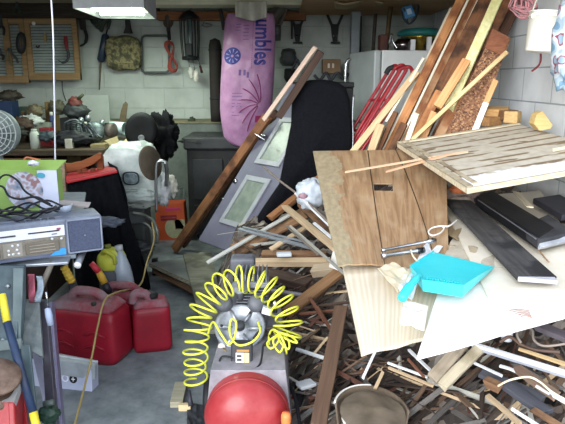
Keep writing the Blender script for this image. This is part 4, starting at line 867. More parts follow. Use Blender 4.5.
D('second dark thin rod a little below the level one', rust, 300, 314, 348, 309, 2.5, h=.07, name='rod', cat='rod')
D('short rusty stick standing at the plywood edge', rust, 310, 298, 324, 320, 3, h=.1, name='stick', cat='stick')
D('purple grey rod lying behind the hose coils', mat('7A7480', '8C8690'), 256, 288, 302, 295, 4, h=.05, name='rod', cat='rod')
D('long lath with white edge running under the paneling corner', grw, 290, 226, 346, 275, 2.6, h=.17, name='lath')
D('long brown board standing steeply between compressor and plywood', wood('4E3C32', '66503F'), 318, 428, 341, 308, 14, .03, h=.11, name=B_, cat='board')
D('white strip lying left of the steep brown board', wht, 296, 349, 324, 358, 4.5, h=.05, name='trim_strip', cat='trim')
D('thin dark stick above the white strip', rust, 317, 307, 331, 330, 3, h=.12, name='stick', cat='stick')
D('thin white strip sloping below the plywood edge', wht, 376, 350, 363, 378, 3.5, h=.13, name='trim_strip', cat='trim')
D('pale short stick right of the sloping thin white strip', lt, 383, 372, 375, 389, 3, h=.13, name='stick', cat='stick')
D('tan grey board end pointing down from under the white board, left of two', wood('8E8270', 'AEA290', dirt='6E6252'), 431, 380, 470, 336, 11, .02, h=.17, name=B_, cat='board')
D('lighter tan board end pointing down from under the white board, right of two', wood('A49A84', 'C4BAA2', dirt='84785E'), 441, 387, 481, 347, 10, .02, h=.14, name=B_, cat='board')
D('white stick lying left of the two tan boards', wht, 409, 350, 433, 373, 3.6, h=.14, name='stick', cat='stick')
D('long thin white lath ending at the left tan board', wht, 388, 363, 427, 377, 2.2, h=.13, name='lath')
D('thin light lath parallel below the long thin white one', lt, 389, 368, 433, 386, 2.2, h=.12, name='lath')
D('thin bent twig left of the tan boards', rust, 408, 359, 424, 377, 1.8, h=.15, name='stick', cat='stick')
t_ = D('long white aluminium gutter strip lying under the white board', mat('D4D8E0', 'E4E6EC', rough=.4), 472, 344, 585, 379, 3.6, .015, h=.15, name='gutter_strip', cat='gutter', rag=.03)
t_ = D('narrow white lip running below the aluminium gutter strip', mat('9A9EAA', 'AAAEB8', rough=.4), 473, 347.5, 585, 382.5, 1.8, .01, h=.14, name='gutter_strip', cat='gutter', rag=.03)
D('pointed light wood stake above the white gutter strip', wood('B09468', 'CCB48A'), 519, 349, 565, 364, 2.2, h=.18, name='stake', cat='stake', taper=1.6)
D('thin white metal strip with clip below the gutter', wht, 470, 361, 502, 376, 2.4, h=.12, name='trim_strip', cat='trim')
D('white curved strip end in the lower right debris', wht, 500, 366, 526, 377, 3, h=.13, name='trim_strip', cat='trim', bend=.06)
D('brown board slanting down in the lower right debris', wood('6A5448', '847060'), 518, 369, 556, 396, 9, .02, h=.14, name=B_, cat='board')
D('purple grey wide board at the right edge under the white board', mat('4E484E', '625C64'), 536, 325, 580, 343, 10, .02, h=.19, name=B_, cat='board')
D('white sliver near the lower right corner', wht, 512, 409, 542, 428, 3.2, h=.13)
D('brown stick lying lowest at the right corner', brn, 532, 409, 566, 430, 6, h=.12, name='stick', cat='stick')
D('dark grey board filling the lower right debris', wood('3E4048', '52545C'), 500, 380, 545, 412, 12, .02, h=.10, name=B_, cat='board')
D('blue grey flat board behind the curved white strip', wood('46484E', '5C5E66'), 480, 372, 540, 398, 11, .015, h=.09, name=B_, cat='board')
D('brown stub left of the blue grey board', brn, 487, 382, 500, 388, 8, .03, h=.12, name='block', cat='block')
D('white thin lath pointing to the right edge below the gutter', wht, 536, 386, 575, 408, 2.5, h=.15, name='lath')
D('tan stick in the bottom debris left of the white sliver', lt, 488, 396, 520, 424, 5, h=.12, name='stick', cat='stick')
wire('curved_rod', 'pale curved rod arching over the lower right debris', 'rod', pale, [ap(498, 386, .14), ap(510, 380, .18), ap(528, 377, .19), ap(540, 382, .18), ap(552, 392, .17), ap(570, 402, .15)], .0035)
wire('loose_cable', 'grey cable looping on the debris under the white board', 'cable', mat('7A7068', '8C8278'), [ap(521, 343, .18), ap(517, 334, .2), ap(523, 326, .2), ap(532, 330, .2), ap(534, 340, .19), ap(545, 346, .18), ap(570, 343, .18)], .0045)
wire('loose_cable', 'brown cable winding above the gutter strip', 'cable', mat('6A5448', '54443C'), [ap(500, 342, .16), ap(510, 337, .18), ap(522, 345, .17), ap(536, 350, .17), ap(560, 352, .17)], .006)
wire('black_strap', 'thin black hose curving beside the compressor tank', 'hose', black, [ap(280, 362, .05), ap(288, 380, .07), ap(296, 402, .08), ap(300, 428, .08)], .008)
tag(MB().lathe([(0, 0), (.018, 0), (.02, .05), (.014, .055), (0, .055)], ap(506.5, 340, .15), n=14).build('plastic_cup', mat('E0E4EC', rough=.4)), 'small white plastic cup above the gutter strip', 'cup')
tag(MB().box(-.04, .04, -.02, .02, 0, .02).xf(Matrix.Translation(ap(284, 256, .12)) @ Matrix.Rotation(.1, 4, 'Z')).build('white_block', mat('C4CCD4', 'D4DAE0'), bev=.004), 'small white block lying on the brown board behind the two by four', 'block')
tag(MB().box(-.035, .035, -.025, .025, 0, .015).xf(Matrix.Translation(ap(306, 386, .05)) @ Matrix.Rotation(.5, 4, 'Z')).build('white_block', mat('B8BCC0', 'D0D4D8'), bev=.004), 'white scrap lying left of the steep brown board', 'scrap')
q = [ap(329, 266, .13), ap(340, 270, .13), ap(335, 243, .16)]
MBp = MB().add(q+[p-V((0, 0, .006)) for p in q], [(0, 1, 2), (5, 4, 3), (0, 3, 4, 1), (1, 4, 5, 2), (2, 5, 3, 0)]); tag(MBp.build('white_card', mat('D8D6D0')), 'white pointed card poking out at the paneling corner', 'card')
# curved thin stick rising over the door and the plastic bag
wire('curved_lath', 'thin curved dark lath arching from the door to the paneling edge', 'lath', wood('6E645C', '8A8078'), [at(264, 167, 3.7), at(280, 181, 3.5), at(300, 196, 3.3), at(318, 212, 3.1), at(332, 226, 3.0)], .007)
stick('trim_strip', 'bright white trim strip running below the plastic bag to the paneling', 'trim', wht, at(296, 193, 3.3), at(332, 227, 3.0), .02, .012)
stick(B_, 'brown board end behind the plastic bag', 'board', wood('7A5236', '9A6E48'), at(270, 218, 3.5), at(322, 176, 3.7), .04, .03)
tb, nt, bs = newmat('thin_plastic'); bs.inputs['Base Color'].default_value = lin('B8C2CC'); bs.inputs['Roughness'].default_value = .25
t = thing('shopping_bag', 'crumpled white plastic bag with red print at the left edge of the paneling', 'bag', at(311, 208, 3.25))
MB().blob(at(311, 194, 3.3), (.088, .07, .092), .10, 3.2, 6, 40, 26).build('bag_body', mat('A4AEB8', 'C2CAD2', rough=.3, sc=14, bump=.5), t)
MB().blob(at(303, 196, 3.235), (.022, .008, .016), .35, 4, 2, 16, 10).build('red_print', mat('8E5A68', 'A8929A'), t)
# brown tub at the bottom
t = thing('broken_tub', 'broken grey brown curved tub with a white rim at the bottom of the heap', 'tub', ap(370, 420, .05))
c = ap(371, 428, .10); rx, ry = .125, .16
def tub(u, v):
    a = PI*(.08+.95*u)+.0; k = 1-.10*v; return c+V((-rx*math.cos(a)*k, ry*math.sin(a)*k-.0, .07-.10*v))
MB().grid(tub, 24, 6).build('tub_wall', mat('544839', '6A5D50', rough=.85, sc=14), t, solid=.006)
MB().tube([tub(i/24, 0) for i in range(0, 13)], .004, 6).build('rim', mat('D0CEC8'), t)
def lidf(u, v):
    a = PI*2*u; return c+V((rx*.86*v*math.cos(a), ry*.86*v*math.sin(a)-.02, .072+.014*(1-v*v)+.012*noise.noise(V((math.cos(a)*v*2, math.sin(a)*v*2, 0)))))
MB().grid(lidf, 28, 6).build('tub_base', mat('5E5344', '74685A', rough=.85, sc=10), t)
MB().tube([c+V((-rx*.8*math.cos(a), ry*.6*math.sin(a)-.03, .055)) for a in [PI*(-.1+.45*i/8) for i in range(9)]], .004, 6).build('inner_rim', mat('C8C6C0'), t)
# countless-looking but individual loose splinters
kinds = [(wood('2A221E', '41362F', var=.3), 'dark brown'), (wood('4A4644', '6E6A66', var=.3), 'grey'), (wood('4E3C30', '6E5A4A', var=.3), 'brown'), (wood('4A3028', '64463A', var=.3), 'reddish'), (lt, 'light tan'), (grw, 'pale grey')]
proto = {}
rs = random.Random(5)
zones = [((286, 318), (300, 345), 34, 'in the debris beside the hose and compressor', 'h'), ((300, 345), (345, 420), 26, 'in the debris round the steep brown board', 'i'),
         ((345, 400), (356, 395), 34, 'in the debris under the pale plywood', 'j'), ((400, 480), (375, 424), 40, 'in the bottom debris left of the blue grey board', 'k'), ((480, 565), (345, 424), 40, 'in the lower right debris', 'l'),
         ((235, 335), (262, 300), 26, 'in the debris behind the hose coils', 'm'), ((240, 330), (225, 262), 14, 'in the debris below the metal rail', 'n')]
for (xa, xb), (ya, yb), cnt, where, zc_ in zones:
    for i in range(cnt):
        k = rs.choices(range(6), [34, 24, 22, 14, 5, 6])[0]; m, cn = kinds[k]
        p = ap(rs.uniform(xa, xb), rs.uniform(ya, yb), rs.uniform(.0, .06)); an = rs.uniform(0, PI) if rs.random() < .5 else rs.choice([.6, 2.4])+rs.uniform(-.3, .3)
        ln = rs.choice([rs.uniform(.05, .14), rs.uniform(.14, .42)]); w = rs.uniform(.004, .019); d = V((math.cos(an), math.sin(an), 0)); d.z = .36*d.x+.23*d.y+rs.uniform(-.25, .25)
        key = (k, i % 3)
        if key not in proto: proto[key] = (stick('splinter', None, None, m, V((-.5, 0, 0)), V((.5, 0, 0)), 1, 1, rag=.12, seg=5, seed=k*10+i % 3, nrm=(0, 0, 1))); o = proto[key]; 
        else: o = proto[key].copy(); COL.objects.link(o)
        for md in list(o.modifiers): o.modifiers.remove(md)
        x = d.normalized(); z = V((-.36, -.23, 1)); z = (z-x*z.dot(x)).normalized(); z = Matrix.Rotation(rs.uniform(-.6, .6), 3, x) @ z; y = z.cross(x)
        M = Matrix.Identity(4); th = min(w*.6, rs.uniform(.003, .012))
        for q_ in range(3): M[q_][0] = x[q_]*ln; M[q_][1] = y[q_]*w; M[q_][2] = z[q_]*th
        M.translation = p; o.matrix_local = M
        tag(o, 'loose %s wood splinter %s' % (cn, where), 'wood splinter', '%s splinters %s' % (cn, where))

wire('cracked_edge', 'thin curved brown edge line running over the cream board right of the grey plank', 'edge strip', wood('8A6A4C', 'A4825E'), [atz(488, 205, .885), atz(508, 220, .868), atz(530, 240, .852), atz(545, 258, .84), atz(549, 262, .836)], .003)
c = atz(522, 313, .806)
mk = MB()
for i in range(5): mk.tube(spline([c+V((-.03+.004*i, .02-.012*i, 0)), c+V((0, .028-.012*i, 0)), c+V((.028-.003*i, .015-.012*i, 0))], 4), .0022, 5)
tag(mk.build('knot_mark', mat('8A6E62', 'A08478')), 'small brown striped knot on the white board near the right edge', 'knot')
# ================================================================ AIR COMPRESSOR
cx = -.128; zc = .305; r = .152; y0 = 1.80; y1 = 2.50
t = thing('air_compressor', 'red tank air compressor with silver pump standing beside the debris heap', 'air compressor', (cx, 2.15, 0))
prof = [(0, -.012)]+[(r*math.sin(a), .085*(1-math.cos(a))-.012) for a in [PI/2*i/10 for i in range(1, 11)]]+[(r, y1-y0-.08)]+[(r*math.cos(a), y1-y0-.08+.08*math.sin(a)) for a in [PI/2*i/6 for i in range(1, 7)]]
M_tank = mat('861C22', '98383A', rough=.42, sc=9, bump=.05, coat=.1)
MB().lathe(prof, (cx, y0, zc), (0, 1, 0), 40).build('tank', M_tank, t)
MB().lathe([(r+.001, 0), (r+.004, .004), (r+.001, .008)], (cx, y0+.075, zc), (0, 1, 0), 40).build('weld_seam', mat('7E2226', '8E2C30', rough=.5), t)
M_plt = mat('6E6C72', '8E8A90', rough=.6, sc=14)
pl = MB(); pl.slab((cx-.135, 1.93, .462), (cx+.14, 1.93, .462), (cx+.12, 2.52, .47), (cx-.12, 2.52, .47), .008); pl.slab((cx-.158, 1.93, .26), (cx+.162, 1.93, .26), (cx+.14, 1.93, .462), (cx-.135, 1.93, .462), .006)
pl.slab((cx-.135, 1.93, .462), (cx-.12, 2.52, .47), (cx-.158, 2.52, .26), (cx-.158, 1.93, .26), .006); pl.slab((cx+.14, 1.93, .462), (cx+.162, 1.93, .26), (cx+.158, 2.52, .26), (cx+.12, 2.52, .47), .006)
pl.build('mounting_plate', M_plt, t, bev=.004)
for s in (-1, 1):
    MB().lathe([(0, -.02), (.09, -.02), (.10, -.01), (.10, .01), (.09, .02), (0, .02)], (cx+s*.2, 2.36, .10), (1, 0, 0), 24).build('wheel', black, t)
    MB().lathe([(0, -.024), (.04, -.024), (.04, .024), (0, .024)], (cx+s*.2, 2.36, .10), (1, 0, 0), 16).build('wheel_hub', mat('8A8A8E'), [o for o in t.children if o.name.startswith('wheel')][-1])
MB().tube([(cx-.2, 2.36, .10), (cx+.2, 2.36, .10)], .01).build('axle', steel, t)
MB().slab((cx-.1, 1.92, .17), (cx+.1, 1.92, .17), (cx+.12, 1.93, .0), (cx-.12, 1.93, .0), .02).build('front_foot', mat('7E2226'), t, bev=.004)
for s in (-1, 1): MB().slab((cx+s*.13, 2.3, .26), (cx+s*.13, 2.42, .26), (cx+s*.17, 2.38, .1), (cx+s*.17, 2.34, .1), .008).build('wheel_bracket', mat('7E2226'), t)
M_al = mat('7E8288', 'A4A8AE', rough=.4, metal=.5, sc=16); M_dk = mat('55585E', '74767C', rough=.5, metal=.4, sc=20)
# silver air shroud facing the camera
pc = at(240, 327, 2.20); ax = (CAM-pc).normalized()*.6+V((0, 0, .5)); ax.normalize()
MB().lathe([(0, -.09), (.085, -.09), (.095, -.05), (.103, -.01), (.105, .006), (.098, .012), (.088, .004), (.07, -.012), (.04, -.018), (.035, -.004), (.018, .0), (0, .0)], pc, ax, 36).build('pump_shroud', M_al, t)
Q = V((0, 0, 1)).rotation_difference(ax)
for i in range(6):
    a = i*PI/3; d = Q @ V((math.cos(a), math.sin(a), 0)); MB().tube([pc+d*.03+ax*-.008, pc+d*.09-ax*.002], [.006, .009], 6).build('shroud_rib', M_al, t)
    if i % 2: MB().lathe([(0, 0), (.006, 0), (.006, .006), (0, .007)], pc+d*.075+ax*.0, ax, 8).build('bolt', mat('2A2A2E'), t)
MB().lathe([(.02, 0), (.02, .02), (.012, .026), (0, .026)], pc, ax, 12).build('hub', mat('3A3C40', '5A5C60', metal=.6), t)
# crankcase, cylinder with fins, head
cyl = V((cx, 2.36, .47)); MB().box(cx-.065, cx+.065, 2.28, 2.44, .47, .56).build('crankcase', M_dk, t, bev=.015)
fins = MB()
for i in range(7): fins.box(cx-.07+.002*i, cx+.07-.002*i, 2.29, 2.43, .565+i*.013, .571+i*.013)
fins.build('cooling_fins', M_dk, t, bev=.002); MB().box(cx-.045, cx+.045, 2.31, 2.41, .56, .655).build('cylinder', mat('64666A', '84868A', metal=.5), t, bev=.01)
hdm = MB()
for i in range(8): hdm.box(cx-.066+i*.0175, cx-.060+i*.0175, 2.30, 2.44, .66, .70)
hdm.box(cx-.07, cx+.07, 2.29, 2.45, .648, .668); hdm.build('cylinder_head', mat('6E7076', '92949A', metal=.4, rough=.5), t, bev=.002)
for s in (-1, 1):
    c = at(240+s*17, 303, 2.26); MB().lathe([(0, -.03), (.03, -.03), (.037, -.02), (.038, .01), (.03, .022), (.008, .028), (0, .028)], c, (s*.25, -.75, .5), 20).build('air_filter', mat('4E5056', '66686E', rough=.5), t)
c = at(240, 292, 2.27); MB().lathe([(.012, -.05), (.016, 0), (.034, .03), (.036, .036), (0, .036)], c, (0, -.5, .8), 16).build('intake_funnel', mat('74767C', '94969A', metal=.4), t)
MB().box(at(225, 1, 2.5).x, at(252, 1, 2.5).x, 2.47, 2.56, .47, at(238, 257, 2.5).z).build('motor_housing', mat('4A4C52', '62646A', rough=.6), t, bev=.012)
lv = MB()
for i in range(6): lv.box(at(228, 1, 2.5).x, at(249, 1, 2.5).x, 2.464, 2.47, .56+i*.018, .568+i*.018)
lv.build('louvre', black, t)
MB().lathe([(0, 0), (.01, 0), (.011, .05), (0, .055)], at(275, 312, 2.25), (0, -.2, 1), 10).build('fitting_stem', chrome(), t)
MB().box(-.02, .02, -.012, .012, 0, .03).xf(Matrix.Translation(at(266, 314, 2.2)) @ Matrix.Rotation(.3, 4, 'Y')).build('grey_tag', mat('B8C0CC'), t, bev=.003)
# pressure switch with label, gauges
ps = at(241.5, 358, 2.0); 
swb = MB().box(-.04, .04, -.03, .03, -.045, .05).xf(Matrix.Translation(ps+V((0, .03, 0))) @ Matrix.Rotation(-.25, 4, 'X')).build('pressure_switch', mat('1C1C22', '2A2A30', rough=.4), t, bev=.006)
lb = Matrix.Translation(ps+V((.003, -.004, .0))) @ Matrix.Rotation(-.25, 4, 'X')
MB().box(-.024, .006, -.004, 0, -.03, .022, lb).build('label', mat('D8D6D4'), swb); MB().box(.008, .026, -.004, 0, -.03, .022, lb).build('label', mat('CDBE86'), swb)
for i in range(3): MB().box(-.02, -.002, -.006, -.003, -.022+i*.014, -.014+i*.014, lb).build('print_block', mat('34343A'), swb)
MB().box(-.02, .026, -.006, -.002, .026, .034, lb).build('orange_stripe', mat('B8743A'), swb)
wire('wire_lead', None, None, black, [ps+V((-.03, 0, .0)), ps+V((-.075, .01, .0)), ps+V((-.08, -.02, -.03)), ps+V((-.03, -.05, -.03)), ps+V((.03, -.06, -.02)), ps+V((.07, -.03, -.01)), ps+V((.08, .04, .03))], .004, parent=t)
for s, dd in ((1, (264, 345)), (1, (270, 336))): wire('copper_line', None, None, mat('3E3632', '54483E', metal=.4), [at(254, 338, 2.15), at(262, 330, 2.2), at(dd[0]+6, dd[1]-8, 2.2), at(dd[0], dd[1], 2.12)], .006, parent=t)
g = at(222, 347, 2.12); MB().lathe([(0, 0), (.014, 0), (.015, .012), (.012, .014), (0, .014)], g, (0, -.8, .5), 16).build('gauge', mat('C8C6C0', '9A8A70', rough=.3), t)
MB().tube([at(226, 352, 2.08), at(222, 347, 2.12)], .006).build('fitting', mat('A08850', metal=1, rough=.3), t)
# yellow coiled hose
pth = [(196, 384), (195.5, 368), (196, 350), (198, 328), (202, 310), (213, 294), (226, 284), (242, 279), (258, 282), (271, 291), (282, 304), (288, 318), (288, 330), (284, 340), (274, 344)]
Yp = [2.12, 2.12, 2.12, 2.14, 2.17, 2.2, 2.24, 2.27, 2.25, 2.22, 2.18, 2.14, 2.12, 2.10, 2.08]
base = spline([at(x, y, Y) for (x, y), Y in zip(pth, Yp)], 26)
n = len(base); turns = 22; P = []; Lc = [0]
for i in range(1, n): Lc.append(Lc[-1]+(base[i]-base[i-1]).length)
M_yel = mat('C8CC3E', 'D6DA52', rough=.35, sc=3, bump=0)
cam_d = (at(240, 330, 2.2)-CAM).normalized()
def fr(s):
    i = min(n-2, max(0, next((j for j in range(n-1) if Lc[j+1] >= s), n-2))); f = (s-Lc[i])/max(1e-6, Lc[i+1]-Lc[i])
    tt = (base[min(n-1, i+4)]-base[max(0, i-4)]).normalized(); return base[i].lerp(base[i+1], f), tt
NS = int(turns*20)
for k in range(NS+1):
    s = Lc[-1]*k/NS; p, tt = fr(s); a = (cam_d-tt*cam_d.dot(tt)).normalized(); b_ = tt.cross(a); ph = 2*PI*turns*k/NS
    rr_ = (.043+.011*min(1, k/NS*2.2))*(1+.08*math.sin(k*.13)); P.append(p+(a*math.cos(ph)+b_*math.sin(ph))*rr_)
ho = thing('coiled_air_hose', 'yellow coiled air hose draped over the compressor pump', 'hose', at(192, 392, 2.12))
MB().tube(P, .0044, 7).build('coil', M_yel, ho)
fall = spline([at(208, 334, 2.12), at(213, 322, 2.05), at(221, 334, 1.98), at(229, 344, 1.97), at(235, 336, 2.0), at(236, 322, 2.03), at(231, 320, 2.05), at(230, 334, 2.02), at(238, 345, 2.0), at(252, 342, 2.0), at(260, 332, 2.03), at(258, 322, 2.1)], 8)
MB().tube(fall, .0042, 7).build('loose_loop', M_yel, ho)
MB().tube([at(189, 390, 2.1), at(190, 400, 2.08), at(191, 406, 2.07)], [.006, .009, .011]).build('hose_fitting', mat('2C2C34', '44444C', metal=.6), ho)
fan = MB()
for i in range(4):
    e = at(271+i*8.5, 355-abs(i-1.3)*5+i*-1.2, 2.02+.01*i); st_ = at(279+i*2.4, 333, 2.1); e2 = at(262+i*9.0, 349-i*3.0, 2.05)
    fan.tube(spline([st_, (st_+e)/2+V((.012, -.01, 0)), e, (st_+e2)/2+V((-.012, -.012, 0)), st_+V((.004, 0, 0))], 7), .004, 6)
fan.build('bunched_loop', M_yel, ho)
# orange capped can at the bottom
t = thing('spray_can', 'small can with an orange cap at the bottom edge beside the red tank', 'can', at(286, 424, 1.78))
oc = at(286, 416, 1.80); MB().lathe([(.016, -.03), (.0175, -.02), (.0175, .0), (.014, .012), (0, .015)], oc, n=18).build('cap', mat('D8743E', 'E0824A', rough=.45), t)
MB().lathe([(0, -.16), (.019, -.16), (.021, -.15), (.021, -.05), (.016, -.03), (0, -.03)], oc, n=18).build('can_body', mat('3A4450'), t)
# ================================================================ FLOOR, MIDDLE
def floorbox(name, lab, cat, m, px, py, sx, sy, sz, rz=0, bev=.003, z=0): 
    c = atz(px, py, z); b = MB().box(-sx/2, sx/2, -sy/2, sy/2, 0, sz); b.xf(Matrix.Translation(c) @ Matrix.Rotation(rz, 4, 'Z')); return tag(b.build(name, m, bev=bev), lab, cat)
floorbox('wood_offcut', 'tan wood offcut lying on the floor left of the red tank', 'offcut', wood('8E8A78', 'A8A28C'), 179, 397, .06, .19, .03, .05)
o = tag(MB().box(-.028, .028, -.012, .012, 0, .032).xf(Matrix.Translation(atz(185, 410, 0))).build('wood_offcut', wood('C0AE84', 'D2C096'), bev=.002), 'pale sawn end block in front of the tan floor offcut', 'offcut')
tag(MB().grid(lambda u, v: atz(187+22*u, 430-28*v+4*u, .006+.03*abs(noise.noise(V((u*4, v*4, 0))))), 16, 16).build('dark_rag', mat('26282C', '3C3E44', rough=.95, sc=40), solid=.01), 'dark rag on the floor at the left side of the red tank', 'rag')
bA = [atz(183, 254, .17), atz(211, 251, .17), atz(228, 330, .13), atz(203, 330, .13)]
tag(MB().slab(bA[0], bA[3], bA[2], bA[1], .025).build('old_board', wood('74746A', '90907E', dirt='626256'), bev=.003), 'greenish grey weathered board lying behind the compressor', 'board')
a, b_ = atz(152, 262, .12), atz(205, 262, .15)
fr_ = [at(150, 268, 3.75), at(186, 272, 3.55), at(206, 286, 3.3), at(204, 292, 3.25)]
t = thing('picture_frame', 'shallow wooden drawer frame lying upside down on the floor behind the compressor', 'drawer', atz(180, 285, 0))
MB().slab(atz(149, 263, .14), atz(192, 282, .13), atz(204, 266, .14), atz(186, 257, .15), .012).build('panel', mat('6E7472', '848A84', rough=.5, sc=9), t)
MB().slab(atz(149, 263, .14), atz(149, 266, .13), atz(192, 286, .11), atz(192, 282, .13), .012).build('front_rail', wood('8A8474', '5E5A4E'), t)
MB().slab(atz(153, 268, .10), atz(153, 273, .085), atz(193, 294, .06), atz(193, 287, .10), .008).build('inner_dark_rail', wood('54402E', '6E5640'), t)  # darker brown wood than the front rail
for p in (atz(168, 280, 0), atz(194, 293, 0)): MB().box(p.x-.02, p.x+.02, p.y, p.y+.03, 0, .1).build('leg_block', wood('5A4A3A', '6E5C48'), t)
t.name = 'drawer_frame'
# orange box
Yb_ = 5.0; ob0 = at(157, 240, 4.95); xL = at(156, 205, 5.3).x; xR = at(185.5, 205, 5.3).x; zT = at(170, 203, 5.3).z
t = thing('orange_box', 'upright orange carton with a pale picture standing on the floor at the back', 'box', ((xL+xR)/2, 5.3, 0))
Mr = Matrix.Translation(V(((xL+xR)/2, 5.3, 0))) @ Matrix.Rotation(-.05, 4, 'Y'); hw = (xR-xL)/2
MB().box(-hw, hw, 0, .14, .0, zT, Mr).build('carton', mat('AE4A26', 'C0562E', rough=.5, sc=5), t, bev=.004)
pic = MB(); pp = []
for i in range(20): a = 2*PI*i/20; pp.append((.03+.088*math.cos(a)+.0, zT*.33+.10*math.sin(a)))
pp = [(max(-hw+.003, min(hw-.003, x)), max(.015, z)) for x, z in pp]
pic.add([Mr @ V((x, -.003, z)) for x, z in pp], [tuple(range(20))]); pic.build('picture', mat('A8A482', '8E9674', sc=30), t)
pic = MB().box(.04, hw-.003, -.003, 0, zT*.3, zT*.55, Mr); pic.build('picture_corner', mat('A8A482', '9A9A7C', sc=30), t)
for i, (z, c) in enumerate(((.80, 'B0306A'), (.62, '7A2430'), (.54, '7A2430'))): MB().box(-hw*.65+.05*(i == 0), hw*(.45 if i else .75), -.004, 0, zT*z, zT*z+.022, Mr).build('title_bar', mat(c), t)
# ================================================================ BACK LEFT: BAG ON BUCKET, FAN, ETC
Y = 4.3
t = thing('grain_sack', 'white plastic sack with a dark oval emblem sitting on a container, middle left', 'sack', at(135, 206, Y))
def sackf(p): return V((p.x*(1+.15*(-p.z)), p.y, p.z))
MB().blob(at(133, 174, Y), (.225, .16, .24), .05, 2.6, 14, 44, 30, fn=lambda p: V((p.x*(1-.25*p.z/.24*(1 if p.z > 0 else .1)), p.y, p.z)), sq=.5).build('sack', mat('A6B2B0', 'C0CAC6', rough=.35, sc=10, bump=.35), t)
MB().blob(at(128, 154, Y-.02), (.11, .08, .06), .25, 3, 15).build('sack_top', mat('B4BEBC', 'CCD2CE', rough=.35, sc=14, bump=.4), t)
ov = MB(); oc = at(130.5, 178.5, Y-.215); 
def ovp(r0, r1, n=28):
    vs = [];
    for i in range(n):
        a = 2*PI*i/n; ca, sa = math.cos(a), math.sin(a); q = lambda r_: oc+V((r_*.062*math.copysign(abs(ca)**.7, ca), .01*abs(ca), r_*.05*math.copysign(abs(sa)**.7, sa)))
        vs += [q(r0), q(r1)]
    return vs, [(2*i, 2*i+1, (2*i+3) % (2*n), (2*i+2) % (2*n)) for i in range(n)]
ov.add(*ovp(.78, 1.0)); ov.build('oval_emblem', mat('2E3A40'), t); ov = MB(); ov.add(*ovp(0, .74)); 
for v in ov.v: v.y += .002
ov.build('emblem_fill', mat('7E8E90', '5A6A70', sc=40), t)
for i in range(3): MB().box(oc.x-.05, oc.x+.045, oc.y-.0, oc.y+.004, oc.z-.085-i*.014, oc.z-.080-i*.014).build('print_line', mat('7E8A8E'), t)
t = thing('plastic_tote', 'dark container under the white sack', 'container', at(135, 230, 4.35))
MB().box(at(118, 200, 4.3).x, at(147, 200, 4.3).x, 4.2, 4.42, .12, at(135, 202, 4.3).z).build('container', mat('34383A', '484C4C'), t, bev=.02)
MB().box(at(116, 200, 4.3).x, at(149, 200, 4.3).x, 4.18, 4.44, at(135, 204, 4.3).z, at(135, 200, 4.3).z).build('rim', mat('4A4E50', '5A5E60'), t, bev=.008)
for s in (at(120, 200, 4.3).x, at(151, 200, 4.3).x): MB().box(s-.02, s+.02, 4.3, 4.34, 0, .13).build('foot', black, t)
tag(MB().blob(at(138, 196, 4.12), (.13, .04, .05), .25, 3, 6).build('plastic_film', mat('9CAAA8', 'B4BEBA', rough=.3, bump=.4)), 'crumpled clear film hanging below the white sack', 'film')
t = thing('wheel_hubcap', 'large black round fan wheel with a ring hub behind the white sack', 'wheel', at(140, 150, 4.8))
wc = at(141, 131, 4.8)
MB().lathe([(0, -.05), (.13, -.05), (.155, -.02), (.15, .02), (.11, .03), (.05, .02), (0, .02)], wc, (.1, -1, .1), 30, sx=.85).build('wheel', mat('0A0B0D', '141518', rough=.7, spec=.2), t)
MB().lathe([(.022, .02), (.028, .026), (.024, .032), (.018, .03)], wc+V((.012, -.035, -.055)), (.1, -1, .1), 20).build('hub_ring', mat('6E7274', metal=.5), t)
t.name = 'spare_wheel'
tag(MB().blob(at(163, 136, 5.0), (.12, .09, .17), .28, 3.0, 21, 40, 30).build('black_sack', mat('08090B', '121316', rough=.9, bump=.3, spec=.15)), 'crumpled black bundle between the round wheel and the tan ledge', 'bundle')
tag(MB().blob(at(158, 122, 5.05), (.05, .05, .06), .35, 3.0, 23, 30, 20).build('black_sack', mat('08090B', '121316', rough=.9, spec=.15)), 'small black tuft sticking up over the black bundle', 'bundle')
tag(MB().lathe([(0, -.008), (.12, -.008), (.125, 0), (.12, .008), (0, .008)], at(150.5, 163, 4.08), (.93, -.4, .2), 30).build('round_board', mat('453E34', '5A5142', rough=.8)), 'tan round disc leaning right of the white sack', 'disc')
t = thing('faucet_pipe', 'bent chrome pipe standing beside the tan disc', 'pipe', at(157, 200, 4.3))
MB().tube(spline([at(156.5, 212, 4.0), at(156, 185, 4.0), at(156.5, 166, 4.0), at(160, 161, 4.0), at(166, 162, 4.0)], 6), .011).build('pipe', chrome('9AA2A2', .3), t)
MB().tube(spline([at(165, 162, 4.0), at(167, 172, 4.02), at(166, 186, 4.04)], 5), .014).build('spout', chrome('8A9292', .35), t)
tag(MB().blob(at(161, 190, 4.25), (.065, .05, .11), .3, 3, 31).build('white_rag', mat('A2A8AC', 'B8BCC0', rough=.8)), 'white rag hanging on the chrome pipe', 'rag')
tag(MB().blob(at(169, 186, 4.3), (.06, .04, .075), .3, 3, 33).build('white_rag', mat('A8A89E', 'B6B6AA', rough=.8)), 'cream crumpled rag right of the white one above the orange carton', 'rag')
t = thing('storage_crate', 'dark wire crate standing behind the orange carton', 'crate', at(178, 215, 5.5))
for i in range(10): MB().tube([at(170, 188+i*5.6, 5.5), at(184, 188+i*5.6, 5.5)], .006, 5).build('wire', mat('4A5254', '5E6668'), t)
for i in range(4): MB().tube([at(170+i*4.6, 188, 5.5), at(170+i*4.6, 234, 5.5)], .006, 5).build('wire', mat('4A5254', '5E6668'), t)
